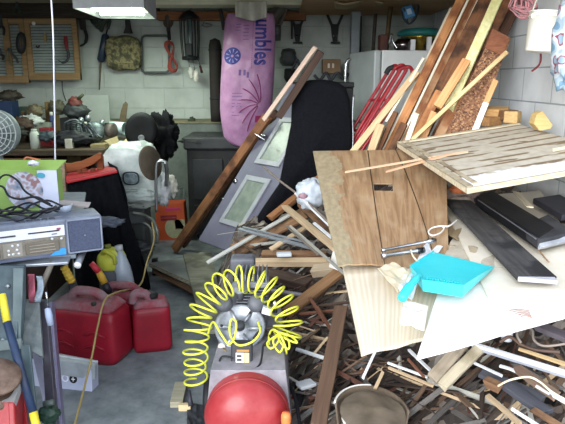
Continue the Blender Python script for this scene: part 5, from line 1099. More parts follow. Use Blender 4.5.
# folding chair under the sack
t = thing('folding_chair', 'old metal tube chair frame lying behind the plastic bottles', 'chair frame', atz(150, 262, 0))
mt = mat('5E6460', '7A807A', metal=.5, rough=.4)
MB().tube(spline([at(133, 213, 4.0), at(143, 215, 4.0), at(152, 220, 3.95), at(157, 230, 3.9), at(157, 243, 3.9)], 6), .012).build('tube', mt, t)
MB().tube(spline([at(134, 222, 4.1), at(144, 223, 4.1), at(151, 230, 4.1), at(153, 250, 4.1)], 6), .012).build('tube', mt, t)
MB().tube(spline([at(128, 204, 4.0), at(127, 214, 4.0), at(128, 228, 3.98)], 6), .012).build('tube', mt, t)
MB().slab(at(126, 212, 4.0), at(142, 212, 4.1), at(144, 222, 4.1), at(128, 224, 4.0), .01).build('seat', mat('34383A', '44484A'), t)
tag(MB().blob(at(138, 247, 4.0), (.10, .08, .035), .3, 3, 41).build('dark_shoe', mat('22262A', '3A3E42')), 'dark rubber scrap lying on the floor under the chair frame', 'scrap')
# carton, cup, paddle behind sack
t = thing('open_carton', 'small open tan carton behind the white sack', 'carton', at(124, 150, 4.75))
xa, xb = at(114, 148, 4.7).x, at(135, 148, 4.7).x; za, zb_ = at(124, 154, 4.7).z, at(124, 145, 4.7).z
cb = MB(); cb.slab((xa, 4.6, za), (xb, 4.6, za), (xb, 4.6, zb_), (xa, 4.6, zb_), .01); cb.slab((xa, 4.85, za), (xa, 4.85, zb_), (xb, 4.85, zb_), (xb, 4.85, za), .01); cb.slab((xa, 4.6, za), (xa, 4.6, zb_), (xa, 4.85, zb_), (xa, 4.85, za), .01); cb.slab((xb, 4.6, za), (xb, 4.85, za), (xb, 4.85, zb_), (xb, 4.6, zb_), .01)
cb.build('carton_wall', mat('8A7C5C', 'A09270', rough=.8), t)
cb = MB().slab((xa, 4.6, zb_), (xa-.03, 4.55, zb_+.05), (xa-.03, 4.9, zb_+.05), (xa, 4.85, zb_), .006); cb.slab((xb, 4.85, zb_), (xa+.03, 4.85, zb_), (xa+.06, 5.0, zb_+.05), (xb-.02, 5.0, zb_+.05), .006); cb.build('flap', mat('948662', 'A89A76', rough=.8), t)
onebox('work_table', 'dark small table carrying the open tan carton behind the white sack', 'table', mat('26221E', '38322C'), xa-.15, xb+.02, 4.55, 5.1, za-.05, za-.004)
tb_ = [o for o in COL.objects if o.name.startswith('work_table')][-1]
for (x, y) in ((xa-.1, 4.6), (xb-.03, 4.6), (xa-.1, 5.05), (xb-.03, 5.05)): MB().box(x-.02, x+.02, y-.02, y+.02, 0, za-.05).build('leg', mat('26221E', '38322C'), tb_)
t = thing('steel_cup', 'pale cylindrical cup lying on its side on the bench edge', 'cup', at(117, 129, 5.2))
MB().lathe([(0, 0), (.05, 0), (.056, .005), (.056, .135), (.05, .14), (.05, .02), (0, .02)], at(110.5, 127.5, 5.15), (1, -.25, -.06), 24).build('cup', mat('8EA6A4', 'B4C6C4', rough=.35), t)
t.name = 'plastic_cup'
pd = [(119, 121), (120.5, 112), (123, 104), (125.5, 101.5), (127.5, 104), (126.5, 112), (125.5, 123), (119, 123)]
a = [at(x, y, 5.7) for x, y in pd]; c = a[0]
tag(MB().prism([((p-c).x, (p-c).z) for p in a], c, (1, 0, 0), (0, 0, 1), -.02).build('wooden_paddle', wood('5E5442', '746850'), bev=.004), 'olive wooden paddle leaning against the wall above the cup', 'paddle')
# workbench
zb0 = .93
t = thing('workbench', 'long dark workbench along the back wall at the left', 'workbench', (-2.2, 5.2, 0))
xR = at(104, 150, 4.75).x
MB().box(-3.35, xR, 4.72, 5.75, zb0-.05, zb0).build('bench_top', wood('3A342A', '54493A'), t, bev=.006)
for x in (-3.3, -2.4, xR-.08): 
    for y in (4.76, 5.66): MB().box(x, x+.08, y, y+.08, 0, zb0-.05).build('leg', wood('3E3428', '5A4C3A'), t)
MB().box(-3.3, xR-.02, 4.9, 5.6, .35, .38).build('lower_shelf', wood('2E261E', '443A2C'), t)
MB().box(-3.0, -2.35, 4.72, 4.74, .62, .86).build('drawer', wood('3C2018', '52301F'), t, bev=.004)
MB().box(-2.3, -1.85, 4.72, 4.74, .62, .86).build('drawer', wood('5A4630', '6E5A3E'), t, bev=.004)
q0 = at(40, 97, 5.79); q1 = at(104, 123, 5.79)
tag(MB().box(at(80, 95, 5.79).x, at(109, 95, 5.79).x, 5.77, 5.79, 1.07, at(95, 95, 5.79).z).build('wall_board', mat('98A29C', 'A6AEA6')), 'pale square panel leaning on the back wall above the bench vice', 'panel')
wire('wall_wire', 'thin dark wire running down the back wall right of the cord', 'wire', dkgrey, [at(62, 81, 5.95), at(63, 92, 5.95), at(66, 101, 5.9)], .005)
def bz(px, Y): q = at(px, 100, Y); return V((q.x, Y, zb0))
def bh(px, py, Y, z=zb0): return max(.02, at(px, py, Y).z-z)
def bjar(name, lab, cat, px, Y, wpx, ytop, c1, c2=None, cap=None, **k):
    c = bz(px, Y); r_ = wpx/2*Y/F; h_ = bh(px, ytop, Y); t = thing(name, lab, cat, c)
    MB().lathe([(0, 0), (r_, 0), (r_, h_*.75), (r_*.7, h_*.88), (r_*.6, h_*.9), (0, h_*.9)], c, n=18).build('container', mat(c1, c2 or c1, **k), t)
    MB().lathe([(r_*.66, h_*.88), (r_*.66, h_), (0, h_)], c, n=18).build('cap', mat(cap or '2A2A2C'), t); return t
def bbox_(name, lab, cat, px0, px1, Y, ytop, c1, c2=None, d=.15, rz=0, z=zb0, m=None):
    a = at(px0, 100, Y).x; b_ = at(px1, 100, Y).x; h_ = bh((px0+px1)/2, ytop, Y, z)
    return onebox(name, lab, cat, m or mat(c1, c2 or c1, sc=14), a, b_, Y, Y+d, z, z+h_, rz=rz)
bjar('white_jar', 'tall white plastic jar standing at the front edge of the workbench', 'jar', 31, 4.82, 9, 129, 'A6B0A6', 'B6BEB4', cap='9EA69C')
bjar('spray_can', 'dark spray can on the bench left of the cord', 'can', 50, 5.3, 4.5, 112, '2E3A5A', '3A4668', cap='C8C8C0')
bjar('brown_bottle', 'brown bottle on the bench at the left of the tan box', 'bottle', 22, 5.35, 6, 111, '3E2A20', '4E382A', cap='6A5A40')
bjar('paint_can', 'grey paint tin on the bench behind the white jar', 'tin', 40, 5.5, 8, 118, '5A6260', '727A76', cap='8A9290', metal=.5)
bjar('glass_jar', 'small clear-grey jar on the bench beside the vice', 'jar', 83, 5.15, 7, 122, '5E6E6C', '82908C', cap='B8B8AC', rough=.2)
bbox_('tan_box', 'tan carton standing on the bench left of the cord', 'carton', 44, 52, 5.5, 102, '6E5A34', '826C40')
bbox_('blue_tarp_box', 'blue case at the far left of the workbench', 'case', -4, 11, 5.4, 101, '1E3050', '2A4064')
bbox_('small_carton', 'small pale carton on the bench right of the cord', 'carton', 61, 68, 4.8, 139, 'A8A898', 'B4B4A6', d=.06)
bbox_('red_case', 'low red case on the bench behind the white jar', 'case', 36, 47, 4.95, 128, '6E1C22', '80242A', d=.1)
bbox_('manual_stack', 'flat pale stack of papers on the bench behind the red case', 'papers', 28, 46, 5.2, 123, '8A9488', '9CA498', d=.18)
bbox_('green_box', 'dull green box on the bench below the tool board', 'box', 13, 26, 5.55, 107, '34483A', '42584A')
bbox_('dark_toolcase', 'long dark tool case on the bench right of the cord', 'case', 58, 79, 5.2, 118, '16181A', '242628', d=.25)
for i, (px, py, Yy, r3, c1, c2, lab, cat) in enumerate([
    (30, 121, 5.1, (.10, .06, .05), 'A0A8A2', 'B8BEB8', 'white crumpled plastic on the bench above the red case', 'plastic wrap'),
    (22, 126, 5.0, (.09, .06, .07), '2E241E', '4E3E30', 'dark brown leather glove heap on the bench', 'glove'),
    (12, 133, 4.9, (.12, .07, .06), '1E201E', '34342E', 'black rag heap at the left front of the bench', 'rag'),
    (35, 112, 5.35, (.07, .06, .06), '5A5440', '726A50', 'olive cloth bundle on the bench below the tool board', 'cloth'),
    (9, 96, 5.5, (.10, .07, .05), '34302A', '4A443A', 'dark bundle under the far left tool board', 'bundle'),
    (47, 136, 4.85, (.09, .05, .04), '26343A', '3E4C50', 'bluish rag at the bench front beside the white jar', 'rag'),
    (72, 138, 4.9, (.16, .08, .06), '121416', '22262A', 'black cloth heap at the right front of the bench', 'cloth'),
    (57, 108, 5.4, (.07, .05, .06), '3A3A30', '5A5A48', 'olive rag heap just right of the cord on the bench', 'rag')]):
    tag(MB().blob(at(px, py, Yy), r3, .3, 3.2, 50+i, 24, 16).build(cat.replace(' ', '_'), mat(c1, c2, sc=25, bump=.3)), lab, cat)
# vice / small engine
t = thing('engine_block', 'greasy small engine with pipes sitting on the bench under the lamp', 'engine', bz(80, 5.05))
em = mat('3E484A', '6E7A7A', rough=.4, metal=.4, sc=30); ed = mat('1E2224', '34383A', rough=.5)
c = bz(82, 5.05)
MB().box(c.x-.16, c.x+.1, 4.98, 5.2, zb0, zb0+.11).build('crankcase', ed, t, bev=.02)
f_ = MB()
for i in range(6): f_.lathe([(0, 0), (.07, 0), (.07, .007), (0, .007)], (c.x-.08, 5.08, zb0+.115+i*.014), n=16)
f_.build('cooling_fins', em, t)
MB().lathe([(0, -.03), (.085, -.03), (.09, .0), (.085, .03), (.03, .04), (0, .04)], (c.x+.10, 5.0, zb0+.12), (0, -1, .1), 24).build('flywheel_cover', em, t)
MB().lathe([(.06, -.0), (.065, .05), (.05, .06), (0, .06)], (c.x+.21, 5.05, zb0+.13), (1, -.4, 0), 20).build('muffler', mat('4E4844', '6A625C', metal=.4), t)
for i, (dx, dz) in enumerate(((-.02, .24), (.04, .26), (.16, .22))): MB().lathe([(0, 0), (.022, 0), (.022, .04), (.014, .05), (0, .05)], (c.x+dx, 5.05, zb0+dz-.05), n=12).build('fitting', mat('8A9898', 'AAB4B4', metal=.7, rough=.3), t)
for i in range(5): MB().tube(spline([(c.x-.15+i*.05, 5.0, zb0+.1), (c.x-.12+i*.05, 4.94, zb0+.2), (c.x-.02+i*.04, 4.96, zb0+.22-.03*i), (c.x+.03+i*.04, 4.93, zb0+.08)], 6), .008, 6).build('hose', ed if i % 2 else em, t)
MB().box(c.x-.03, c.x+.05, 4.93, 4.95, zb0+.02, zb0+.07).build('plate', mat('A0A8A8', metal=.5), t, bev=.003)
MB().box(c.x-.35, c.x-.16, 5.0, 5.2, zb0, zb0+.08).build('base_plate', ed, t, bev=.01)
t = thing('angle_grinder', 'red and dark power tool lying on top of the dark tool case', 'power tool', at(76, 108, 5.2))
MB().blob(at(75, 103, 5.2), (.06, .05, .055), .12, 3, 61).build('tool_body', mat('6A342E', '4A2822'), t)
MB().tube([at(77, 100, 5.2), at(83, 94.5, 5.15)], [.018, .012]).build('handle', mat('4E5A3A', '343A2A'), t)
MB().blob(at(76, 111, 5.2), (.11, .07, .07), .2, 3, 62).build('motor', mat('262A2A', '3A4040'), t)
tag(MB().box(at(95, 133, 5).x, at(109, 133, 5).x, 4.85, 5.1, zb0, zb0+.03).xf(Matrix.Identity(4)).build('timber_offcut', wood('6E6446', '8A7E5A')), 'tan wood strip sticking out at the right end of the bench', 'wood strip')
tag(MB().box(-3.35, at(104, 150, 5.0).x, 5.2, 5.21, .38, .86).build('bench_back_panel', wood('2A2019', '3C2E24')), 'dark brown back board below the workbench', 'board')
bbox_('shelf_carton', 'brown carton on the lower shelf of the workbench', 'carton', 62, 76, 4.95, 156, '5A4A2E', '6A5838', d=.2, z=.385)
bbox_('shelf_carton', 'reddish brown crate on the lower bench shelf at the left', 'crate', 8, 26, 4.95, 152, '3A1E18', '4A2A20', d=.2, z=.385)
# fan at the left edge
t = thing('desk_fan', 'grey round fan with wire guard cut by the left picture edge', 'fan', at(-6, 160, 4.0))
fc = at(-6, 133, 4.0)
for i in range(6): MB().tube([fc+V((.148*(i+1)/6*math.cos(a), -.05*(1-((i+1)/6)**2), .155*(i+1)/6*math.sin(a))) for a in [2*PI*j/36 for j in range(36)]], .004, 5, True).build('guard_ring', mat('9AA6A6', 'AEB8B8', rough=.3), t)
for i in range(16): a = i*PI/8; MB().tube([fc+V((.15*s*math.cos(a), -.05*(1-s*s), .157*s*math.sin(a))) for s in (0, .5, 1)], .0035, 5).build('guard_spoke', mat('9AA6A6', 'AEB8B8', rough=.3), t)
MB().lathe([(.15, 0), (.158, .02), (.15, .05), (0, .06)], fc+V((0, .03, 0)), (0, 1, 0), 32).build('rear_shell', mat('6E7A7C', '84908F', rough=.4), t)
for i in range(3): a = i*2*PI/3; MB().blob(fc+V((.07*math.cos(a), .0, .07*math.sin(a))), (.06, .008, .035), .05, 2, i, 14, 10, M=Matrix.Rotation(-a, 4, 'Y')).build('blade', mat('5A666A', '6A767A'), t)
MB().tube([fc+V((0, .05, -.15)), fc+V((0, .05, -.5))], .02).build('stand', mat('6E7A7C'), t)
MB().lathe([(0, 0), (.12, 0), (.11, .02), (.03, .035), (0, .035)], fc+V((0, .05, -.5)), n=24).build('base', mat('6E7A7C'), t)
zfan = (fc+V((0, 0, -.5))).z
onebox('side_table', 'dark side table under the fan at the left edge', 'table', mat('241A16', '36281F'), -3.0, fc.x+.35, 3.8, 4.3, 0, zfan)
# ================================================================ LEFT FOREGROUND
zT = .80
Mteal = mat('38464C', '54646A', rough=.6, sc=9); Msil = mat('9CA4AC', 'B4BAC2', rough=.3, metal=.6, sc=20)
t = thing('folding_workbench', 'folding work table with teal grey steel legs carrying the stereo', 'work table', atz(25, 440, 0))
xa = at(-40, 250, 2.3).x; xb = at(76, 250, 2.15).x
def tp(px, Y, z): q = at(px, 200, Y); return V((at(px, 200, Y).x, Y, z))
MB().slab(atz(-30, 262, zT), atz(76, 254, zT), atz(86, 192, zT), atz(-30, 192, zT), .02).build('table_top', mat('5A6470', '808A96', rough=.4, sc=7), t, bev=.004)
MB().slab(atz(-30, 256, zT), atz(-30, 268, zT-.012), atz(68, 262, zT-.012), atz(74, 248, zT), .012).build('top_edge', Msil, t, bev=.003)
MB().lathe([(0, -.06), (.014, -.06), (.014, .045), (0, .045)], atz(80, 259, .778), (.1, -1, -.25), 14).build('end_tube', mat('6A7078', '8A9098', metal=.5, rough=.3), t)
MB().lathe([(0, .045), (.0145, .045), (.0145, .05), (0, .052)], atz(80, 259, .778), (.1, -1, -.25), 14).build('tube_cap', mat('D0D2D4'), t)
def legp(px, py, Y): return at(px, py, Y)
# broad steel side plate
P = [(-14, 266, 2.12), (24, 266, 2.12), (24, 300, 2.1), (21, 340, 2.05), (30, 424, 1.9), (34, 450, 1.86), (14, 450, 1.86), (8, 424, 1.9), (-14, 400, 1.95)]
poly = [at(*p) for p in P]; k = len(poly); 
MB().add(poly+[p+V((0, .02, 0)) for p in poly], [tuple(range(k))[::-1], tuple(range(k, 2*k))]+[(i, (i+1) % k, k+(i+1) % k, k+i) for i in range(k)]).build('side_plate', Mteal, t, bev=.003)
MB().slab(at(14, 268, 2.09), at(24, 268, 2.09), at(21, 345, 2.03), at(13, 345, 2.03), .008).build('plate_flange', mat('5A6A6E', '6E7C7E', rough=.5), t, bev=.002)
for (x, y, Yy) in ((8, 286, 2.1), (21, 342, 2.02), (28, 388, 1.93), (3, 340, 2.03)): MB().lathe([(0, 0), (.008, 0), (.007, .006), (0, .008)], at(x, y, Yy-.015), (0, -1, 0), 10).build('bolt', mat('A8B0B4', metal=.6), t)
MB().slab(at(-14, 342, 2.0), at(22, 338, 2.0), at(24, 348, 1.99), at(-14, 352, 1.99), .012).build('cross_rail', mat('5E6A6C', '74807F'), t, bev=.002)
MB().slab(at(22, 345, 1.97), at(31, 345, 1.97), at(42, 452, 1.83), at(30, 452, 1.83), .012).build('leg', mat('44545A', '5A6A6E', rough=.5), t, bev=.003)
MB().slab(at(42, 302, 2.25), at(49, 302, 2.25), at(62, 450, 2.0), at(51, 450, 2.0), .03).build('leg', mat('34323A', '4A4852', rough=.4), t, bev=.003)
MB().slab(at(49, 302, 2.25), at(52, 302, 2.3), at(65, 450, 2.05), at(62, 450, 2.0), .01).build('leg_edge', mat('5A5670', '6E6A84', rough=.4), t)
MB().tube([at(36, 300, 2.2), at(52, 262, 2.2)], .012).build('brace', mat('5E5A54', '706A62'), t)
rp = mat('5E686A', '7C8484', rough=.6, sc=30)
MB().slab(at(24, 300, 2.2), at(40, 300, 2.2), at(44, 358, 2.1), at(20, 345, 2.1), .02).build('sheet_plate', rp, t, bev=.002)
# L-shaped grey floor rail
MB().slab(at(45, 318, 2.62), at(52, 318, 2.62), at(54, 364, 2.6), at(46, 364, 2.6), .02).build('stabiliser_post', mat('8E98A0', 'A6AEB4', rough=.45), t, bev=.003)
MB().slab(at(47, 354, 2.62), at(97, 363, 2.62), at(97, 377, 2.62), at(47, 370, 2.62), .03).build('stabiliser_foot', mat('7E8890', '98A0A6', rough=.45), t, bev=.004)
MB().slab(at(46, 353, 2.66), at(95, 362, 2.66), at(97, 363, 2.62), at(47, 355, 2.62), .01).build('foot_top', mat('9CA6AE', 'B0B8BE', rough=.4), t)
# clamp straps below the top
t = thing('tow_strap', 'faded pink and grey straps hanging under the table top', 'straps', at(33, 300, 2.15))
MB().grid(lambda u, v: at(27.5+7*u+1.5*v, 274+28*v, 2.14+.02*math.sin(6*v+u)), 4, 12).build('strap', mat('94485A', 'A8606E', rough=.8), t, solid=.004)
MB().grid(lambda u, v: at(36+6*u+2*math.sin(4*v), 276+26*v, 2.12+.02*math.sin(5*v+u)), 4, 12).build('strap', mat('8E9CA8', '6E7C88', rough=.7, sc=40), t, solid=.004)
t = thing('screwdriver', 'small screwdriver with a pale blue handle hanging by the table leg', 'screwdriver', at(48, 320, 2.1))
MB().tube([at(46, 292, 2.1), at(48, 306, 2.1)], .004).build('shaft', chrome(), t)
MB().lathe([(0, -.04), (.012, -.036), (.014, 0), (.011, .03), (0, .035)], at(49, 316, 2.1), (-.1, 0, 1), 12).build('handle', mat('8E9CB8', 'A2AEC6'), t)
# yellow and blue tool handle
t = thing('long_pole', 'dark blue pole with yellow grips leaning against the table leg', 'pole', at(40, 430, 1.75))
ps_ = [at(2, 294, 1.98), at(7, 322, 1.94), at(33, 412, 1.8), at(39, 436, 1.77)]
MB().tube([ps_[0], ps_[1]], [.013, .0135], 14).build('grip', mat('D2C22E', 'DCCF44', rough=.4), t)
MB().tube([ps_[1], ps_[1].lerp(ps_[2], .5), ps_[2]], [.0145, .0145, .014], 14).build('pole', mat('22304A', '2E3E5A', rough=.35), t)
MB().tube([ps_[2], ps_[3]], [.0145, .0135], 14).build('grip', mat('CDB930', 'DAC83E', rough=.4), t)
# red stand with rusty reel
t = thing('wire_reel', 'rusty wire reel on a red stand in the lower left corner', 'reel', at(5, 424, 1.75))
rc = at(-4, 384, 1.8)
MB().lathe([(.03, -.05), (.075, -.05), (.08, -.04), (.075, -.03), (.05, -.025), (.05, .02), (.075, .03), (.08, .038), (.075, .045), (.03, .045)], rc, (.35, -.35, 1), 30).build('reel', mat('5A463C', '7E6A5C', rough=.5, metal=.3, sc=22), t)
for i in range(4): MB().lathe([(.052, 0), (.056, .004), (.052, .008)], rc+V((0, 0, -.018+i*.010)), (.35, -.35, 1), 30).build('wire_winding', mat('4E3A2E', '2A2420', metal=.5), t)
MB().slab(at(-14, 402, 1.77), at(14, 402, 1.77), at(22, 380, 1.85), at(-14, 380, 1.9), .02).build('base_plate', mat('7A7C7E', '8E8E8C', rough=.6), t)
MB().slab(at(-14, 402, 1.77), at(-14, 450, 1.7), at(16, 450, 1.7), at(14, 402, 1.77), .02).build('stand', mat('8E2228', 'A02C32', rough=.4), t, bev=.004)
MB().slab(at(14, 402, 1.77), at(16, 450, 1.7), at(24, 450, 1.78), at(23, 376, 1.88), .02).build('stand', mat('8A2026', '9A2A30', rough=.4), t, bev=.004)
MB().slab(at(16, 378, 1.9), at(22, 374, 1.9), at(30, 430, 1.82), at(24, 430, 1.82), .01).build('stand_leg', mat('9E262C', '8A2026', rough=.4), t, bev=.002)
t = thing('hand_drill', 'dark green tool head lying at the foot of the table leg', 'tool', at(50, 424, 1.95))
MB().blob(at(49, 414, 1.98), (.04, .03, .035), .15, 3, 71).build('head', mat('1E3428', '2E463A', rough=.4), t)
MB().tube([at(44, 404, 1.98), at(54, 402, 1.98)], .012).build('bar', mat('46504C', '6A7470', metal=.5), t)
MB().tube([at(50, 418, 1.98), at(52, 440, 1.95)], [.02, .016]).build('handle', mat('1E3428', '2A4036'), t)
# white box on floor behind leg with round printed symbols
t = thing('white_carton', 'flat white box with round black symbol standing behind the table leg', 'carton', atz(70, 392, 0))
w0, w1, w2, w3 = at(34, 352, 2.55), at(96, 364, 2.72), at(90, 392, 2.70), at(34, 384, 2.53)
b0, b1 = atz(32, 386, 0), atz(92, 392, 0); Hh = at(62, 362, 2.62).z
MB().slab(b0, b1, b1+V((.0, .02, Hh)), b0+V((0, .02, Hh)), .07).build('box_body', mat('9EA6C0', 'B2B8CC', rough=.5, sc=5), t, bev=.004)
uu = (b1-b0).normalized(); 
def fpz(s, z): return b0+uu*s+V((0, .02*z/Hh-.003, z))
Lb = (b1-b0).length
def ring(px, r0, r1, m, nm):
    s = Lb*(px-32)/60; mb = MB(); n_ = 24; vs = []
    for i in range(n_): a = 2*PI*i/n_; vs += [fpz(s+r0*math.cos(a), Hh*.42+r0*math.sin(a)), fpz(s+r1*math.cos(a), Hh*.42+r1*math.sin(a))]
    mb.add(vs, [(2*i, 2*i+1, (2*i+3) % (2*n_), (2*i+2) % (2*n_)) for i in range(n_)]); mb.build(nm, m, t)
wm = mat('D8DCE8'); dk = mat('14141C')
ring(74, .0, .021, dk, 'round_symbol'); ring(66, .012, .018, wm, 'ring_symbol'); ring(59, .007, .014, wm, 'ring_symbol')
for v in (0, 1): pass
s = Lb*(74-32)/60; mb = MB()
for (a_, b_, c_, d_) in ((-.002, .002, -.011, .011), (-.010, .010, -.002, .002)): mb.add([fpz(s+a_, Hh*.42+c_)+V((0, -.002, 0)), fpz(s+b_, Hh*.42+c_)+V((0, -.002, 0)), fpz(s+b_, Hh*.42+d_)+V((0, -.002, 0)), fpz(s+a_, Hh*.42+d_)+V((0, -.002, 0))], [(0, 1, 2, 3)])
mb.build('cross_symbol', wm, t)
tag(MB().lathe([(0, 0), (.018, 0), (.018, .04), (0, .04)], at(87, 382, 2.66), (1, .1, 0), 12).build('plastic_plug', mat('D0D2D4')), 'small white cylinder lying at the right end of the flat white box', 'cap')
# purple grey board behind the leg
stick('flat_bar', 'pale lilac flat bar standing between the dark leg and the steel leg', 'bar', mat('7A7C92', '8E90A4', rough=.5), at(47, 402, 2.3), at(35, 348, 2.3), .03, .01, nrm=(0, -1, 0), rag=.02)
# ---------------------------------------------------------------- stereo
zB = .802
c0 = atz(104.5, 250, zB)                                     # front lower right corner
fd = V((-1, -.085, 0)).normalized(); fd = (atz(-20, 267, zB)-c0).normalized(); bd = V((-fd.y*-1, 0, 0)); bd = V((fd.y, -fd.x, 0)); bd = bd if bd.y > 0 else -bd
Ws = .60; Hs = .152; Ds = .16
def sp_(u, d, z): return c0+fd*(u)+bd*(d)+V((0, 0, z))     # u from right end leftwards, d depth, z up
t = thing('portable_stereo', 'grey portable cassette stereo with a square speaker on the work table', 'stereo', tuple(sp_(Ws/2, Ds/2, 0)))
def sb(u0, u1, d0, d1, z0, z1):
    m = MB(); vs = [sp_(u, d, z) for z in (z0, z1) for d in (d0, d1) for u in (u0, u1)]
    m.add(vs, [(0, 1, 3, 2), (4, 6, 7, 5), (0, 4, 5, 1), (2, 3, 7, 6), (0, 2, 6, 4), (1, 5, 7, 3)]); return m
Mst = mat('5A6272', '7A8292', rough=.45, sc=9)
sb(0, Ws, 0, Ds, 0, Hs).build('case', Mst, t, bev=.012)
sb(.012, .138, -.008, 0, .012, Hs-.012).build('speaker_grille', mat('3A4258', '4A526A', rough=.7, sc=120, bump=.5), t, bev=.004)
for q in ((.006, .144, .006, .012), (.006, .144, Hs-.012, Hs-.006), (.006, .012, .006, Hs-.006), (.138, .144, .006, Hs-.006)): sb(q[0], q[1], -.011, 0, q[2], q[3]).build('grille_frame', mat('6E7688', '828A9A'), t, bev=.001)
MB().lathe([(0, 0), (.004, 0), (0, .003)], sp_(.075, -.009, .075), -bd, 8).build('logo_dot', mat('9AA2B0'), t)
tpn = sb(.15, Ws, -.006, 0, .085, .128).build('tuner_panel', mat('C6CAD4', 'D6DAE0', rough=.35), t, bev=.002)
sb(.17, .285, -.009, -.005, .106, .111).build('tuner_slot', mat('2A2A30'), tpn); sb(.33, .56, -.009, -.005, .103, .109).build('tuner_slot', mat('3A3A40'), tpn)
sb(.165, .18, -.009, -.005, .112, .119).build('red_mark', mat('8A4A6A'), tpn); sb(.18, .2, -.009, -.005, .094, .098).build('print_mark', mat('6A6A80'), t)
Mbz = mat('6E6A62', '8A8478', rough=.3, metal=.3, sc=25)
sb(.15, Ws, -.005, 0, .018, .083).build('cassette_panel', Mbz, t, bev=.002)
cdr = sb(.175, .30, -.011, -.004, .026, .072).build('cassette_door', mat('57524A', '6E685E', rough=.2), t, bev=.003)
sb(.39, .53, -.011, -.004, .026, .072).build('cassette_door', mat('57524A', '6E685E', rough=.2), t, bev=.003)
for i in range(3): sb(.19+i*.002, .285, -.013, -.010, .034+i*.012, .036+i*.012).build('door_line', mat('8A8478', 'A29C90'), cdr)
sb(.31, .38, -.008, -.004, .022, .078).build('control_block', mat('7A766E', '8E8A82'), t, bev=.002)
for (u, z) in ((.325, .068), (.345, .068), (.36, .05), (.33, .05), (.345, .034), (.325, .034), (.165, .074), (.36, .034), (.20, .077)): MB().lathe([(0, 0), (.005, 0), (.005, .004), (0, .006)], sp_(u, -.006, z), -bd, 10).build('button', mat('C8CCD4', 'DADEE4', rough=.3), t)
m = MB(); m.add([sp_(.152, -.008, .006), sp_(.152, -.008, .034), sp_(.18, -.008, .034), sp_(.215, -.008, .008)], [(0, 1, 2, 3)]); m.build('blue_sticker', mat('2E7EC4', '3E94D6', rough=.3), t)
sb(.15, Ws, -.004, 0, .004, .014).build('lower_trim', mat('4A5268', '5A6278'), t)
for i in range(5): sb(.18+i*.028, .20+i*.028, .01, .03, Hs-.001, Hs+.004).build('key', mat('2E3440', '424854'), t, bev=.001)
for i in range(4): sb(.40+i*.028, .42+i*.028, .01, .03, Hs-.001, Hs+.004).build('key', mat('2E3440', '424854'), t, bev=.001)
sb(.15, .5, .035, .05, Hs-.001, Hs+.003).build('top_ridge', mat('6A7280', '7E8694'), t)
# black cords heaped on the stereo
for k in range(7):
    P = []; z0 = Hs+.012+.006*k; u = .17+.02*rnd.random()
    for i in range(9): P.append(sp_(.15+.4*(i/8)+rnd.uniform(-.01, .01), .07+.05*math.sin(i*1.3+k)+rnd.uniform(-.02, .02), z0+.012*math.sin(i*1.7+k*2)))
    wire('power_cord', 'tangled black cord heaped on top of the stereo', 'cord', mat('14161C', '22242C', rough=.45), P, .0045, group='black cords heaped on the stereo', sp=6)
wire('power_cord', 'black cord arching high across the green box front', 'cord', mat('14161C'), [at(-8, 192, 2.35), at(0, 178, 2.4), at(8, 175, 2.42), at(18, 181, 2.4), at(26, 192, 2.36), at(44, 202, 2.3), at(52, 206, 2.27)], .0045)
wire('power_cord', 'black cord curving down at the far left in front of the green box', 'cord', mat('14161C'), [at(-6, 186, 2.3), at(3, 187, 2.3), at(9, 196, 2.28), at(20, 199, 2.27), at(36, 197, 2.27), at(50, 204, 2.25)], .0045)
t = thing('glass_dish', 'small clear glass dish on the right of the stereo behind the cord', 'dish', atz(62, 205, zB+Hs))
gc = sp_(.125, .135, Hs+.0)
MB().lathe([(0, 0), (.025, 0), (.035, .03), (.032, .03), (.022, .004), (0, .004)], gc, n=20).build('dish', mat('8E9CB0', 'A8B4C4', rough=.15), t)
stick('curved_strip', 'grey brown curved strip lying on the back of the stereo', 'strip', mat('7E7A78', '948E8A'), sp_(.03, .12, Hs+.02), sp_(.13, .17, Hs+.03), .03, .01)
# green box
t = thing('green_carton', 'lime green and white carton with a coloured picture behind the stereo', 'carton', atz(30, 206, zT))
yb = 2.62; x0_, x1_ = at(-30, 180, yb).x, at(57, 180, yb).x; zz0, zz1 = zT+.0, at(30, 170, yb).z
MB().box(x0_, x1_, yb, yb+.07, zz0, zz1).build('carton', mat('7C9C50', '90AE62', rough=.5, sc=4), t, bev=.004)
MB().box(at(38, 180, yb).x, x1_+.002, yb-.004, yb, zz0, zz1-.002).build('white_panel', mat('BCC4DC', 'C8CEE2', rough=.5), t)
MB().box(at(2, 1, yb).x, at(38, 1, yb).x, yb-.0035, yb, zz0, zz0+.075).build('white_band', mat('B4BCD4', 'C4CAE0'), t)
for pl_, col_ in (((-30, 13, 200, 204), 'B8C2DC'),): MB().box(at(pl_[0], 1, yb).x, at(pl_[1], 1, yb).x, yb-.003, yb, zz0, zz0+.02).build('white_band', mat(col_), t)
pcx, pcz = at(25, 190, yb).x, at(25, 190, yb).z; n_ = 30
pm, nt, bs = newmat('colour_photo'); tc = N(nt, 'ShaderNodeTexCoord'); nn_ = N(nt, 'ShaderNodeTexNoise'); nn_.inputs['Scale'].default_value = 20; nn_.inputs['Detail'].default_value = 2; L(nt, tc.outputs['Object'], nn_.inputs['Vector'])
rr2 = ramp(nt, nn_.outputs[0], [(.35, '34404E'), (.45, '7C8CA4'), (.5, '9E8E92'), (.57, 'B8C2D6'), (.65, '8A6A6C')]); L(nt, rr2.outputs[0], bs.inputs['Base Color'])
MB().add([V((pcx+.086*math.cos(2*PI*i/n_)*(1.0), yb-.006, max(zz0+.003, pcz+.086*math.sin(2*PI*i/n_)))) for i in range(n_)], [tuple(range(n_))]).build('photo', pm, t)
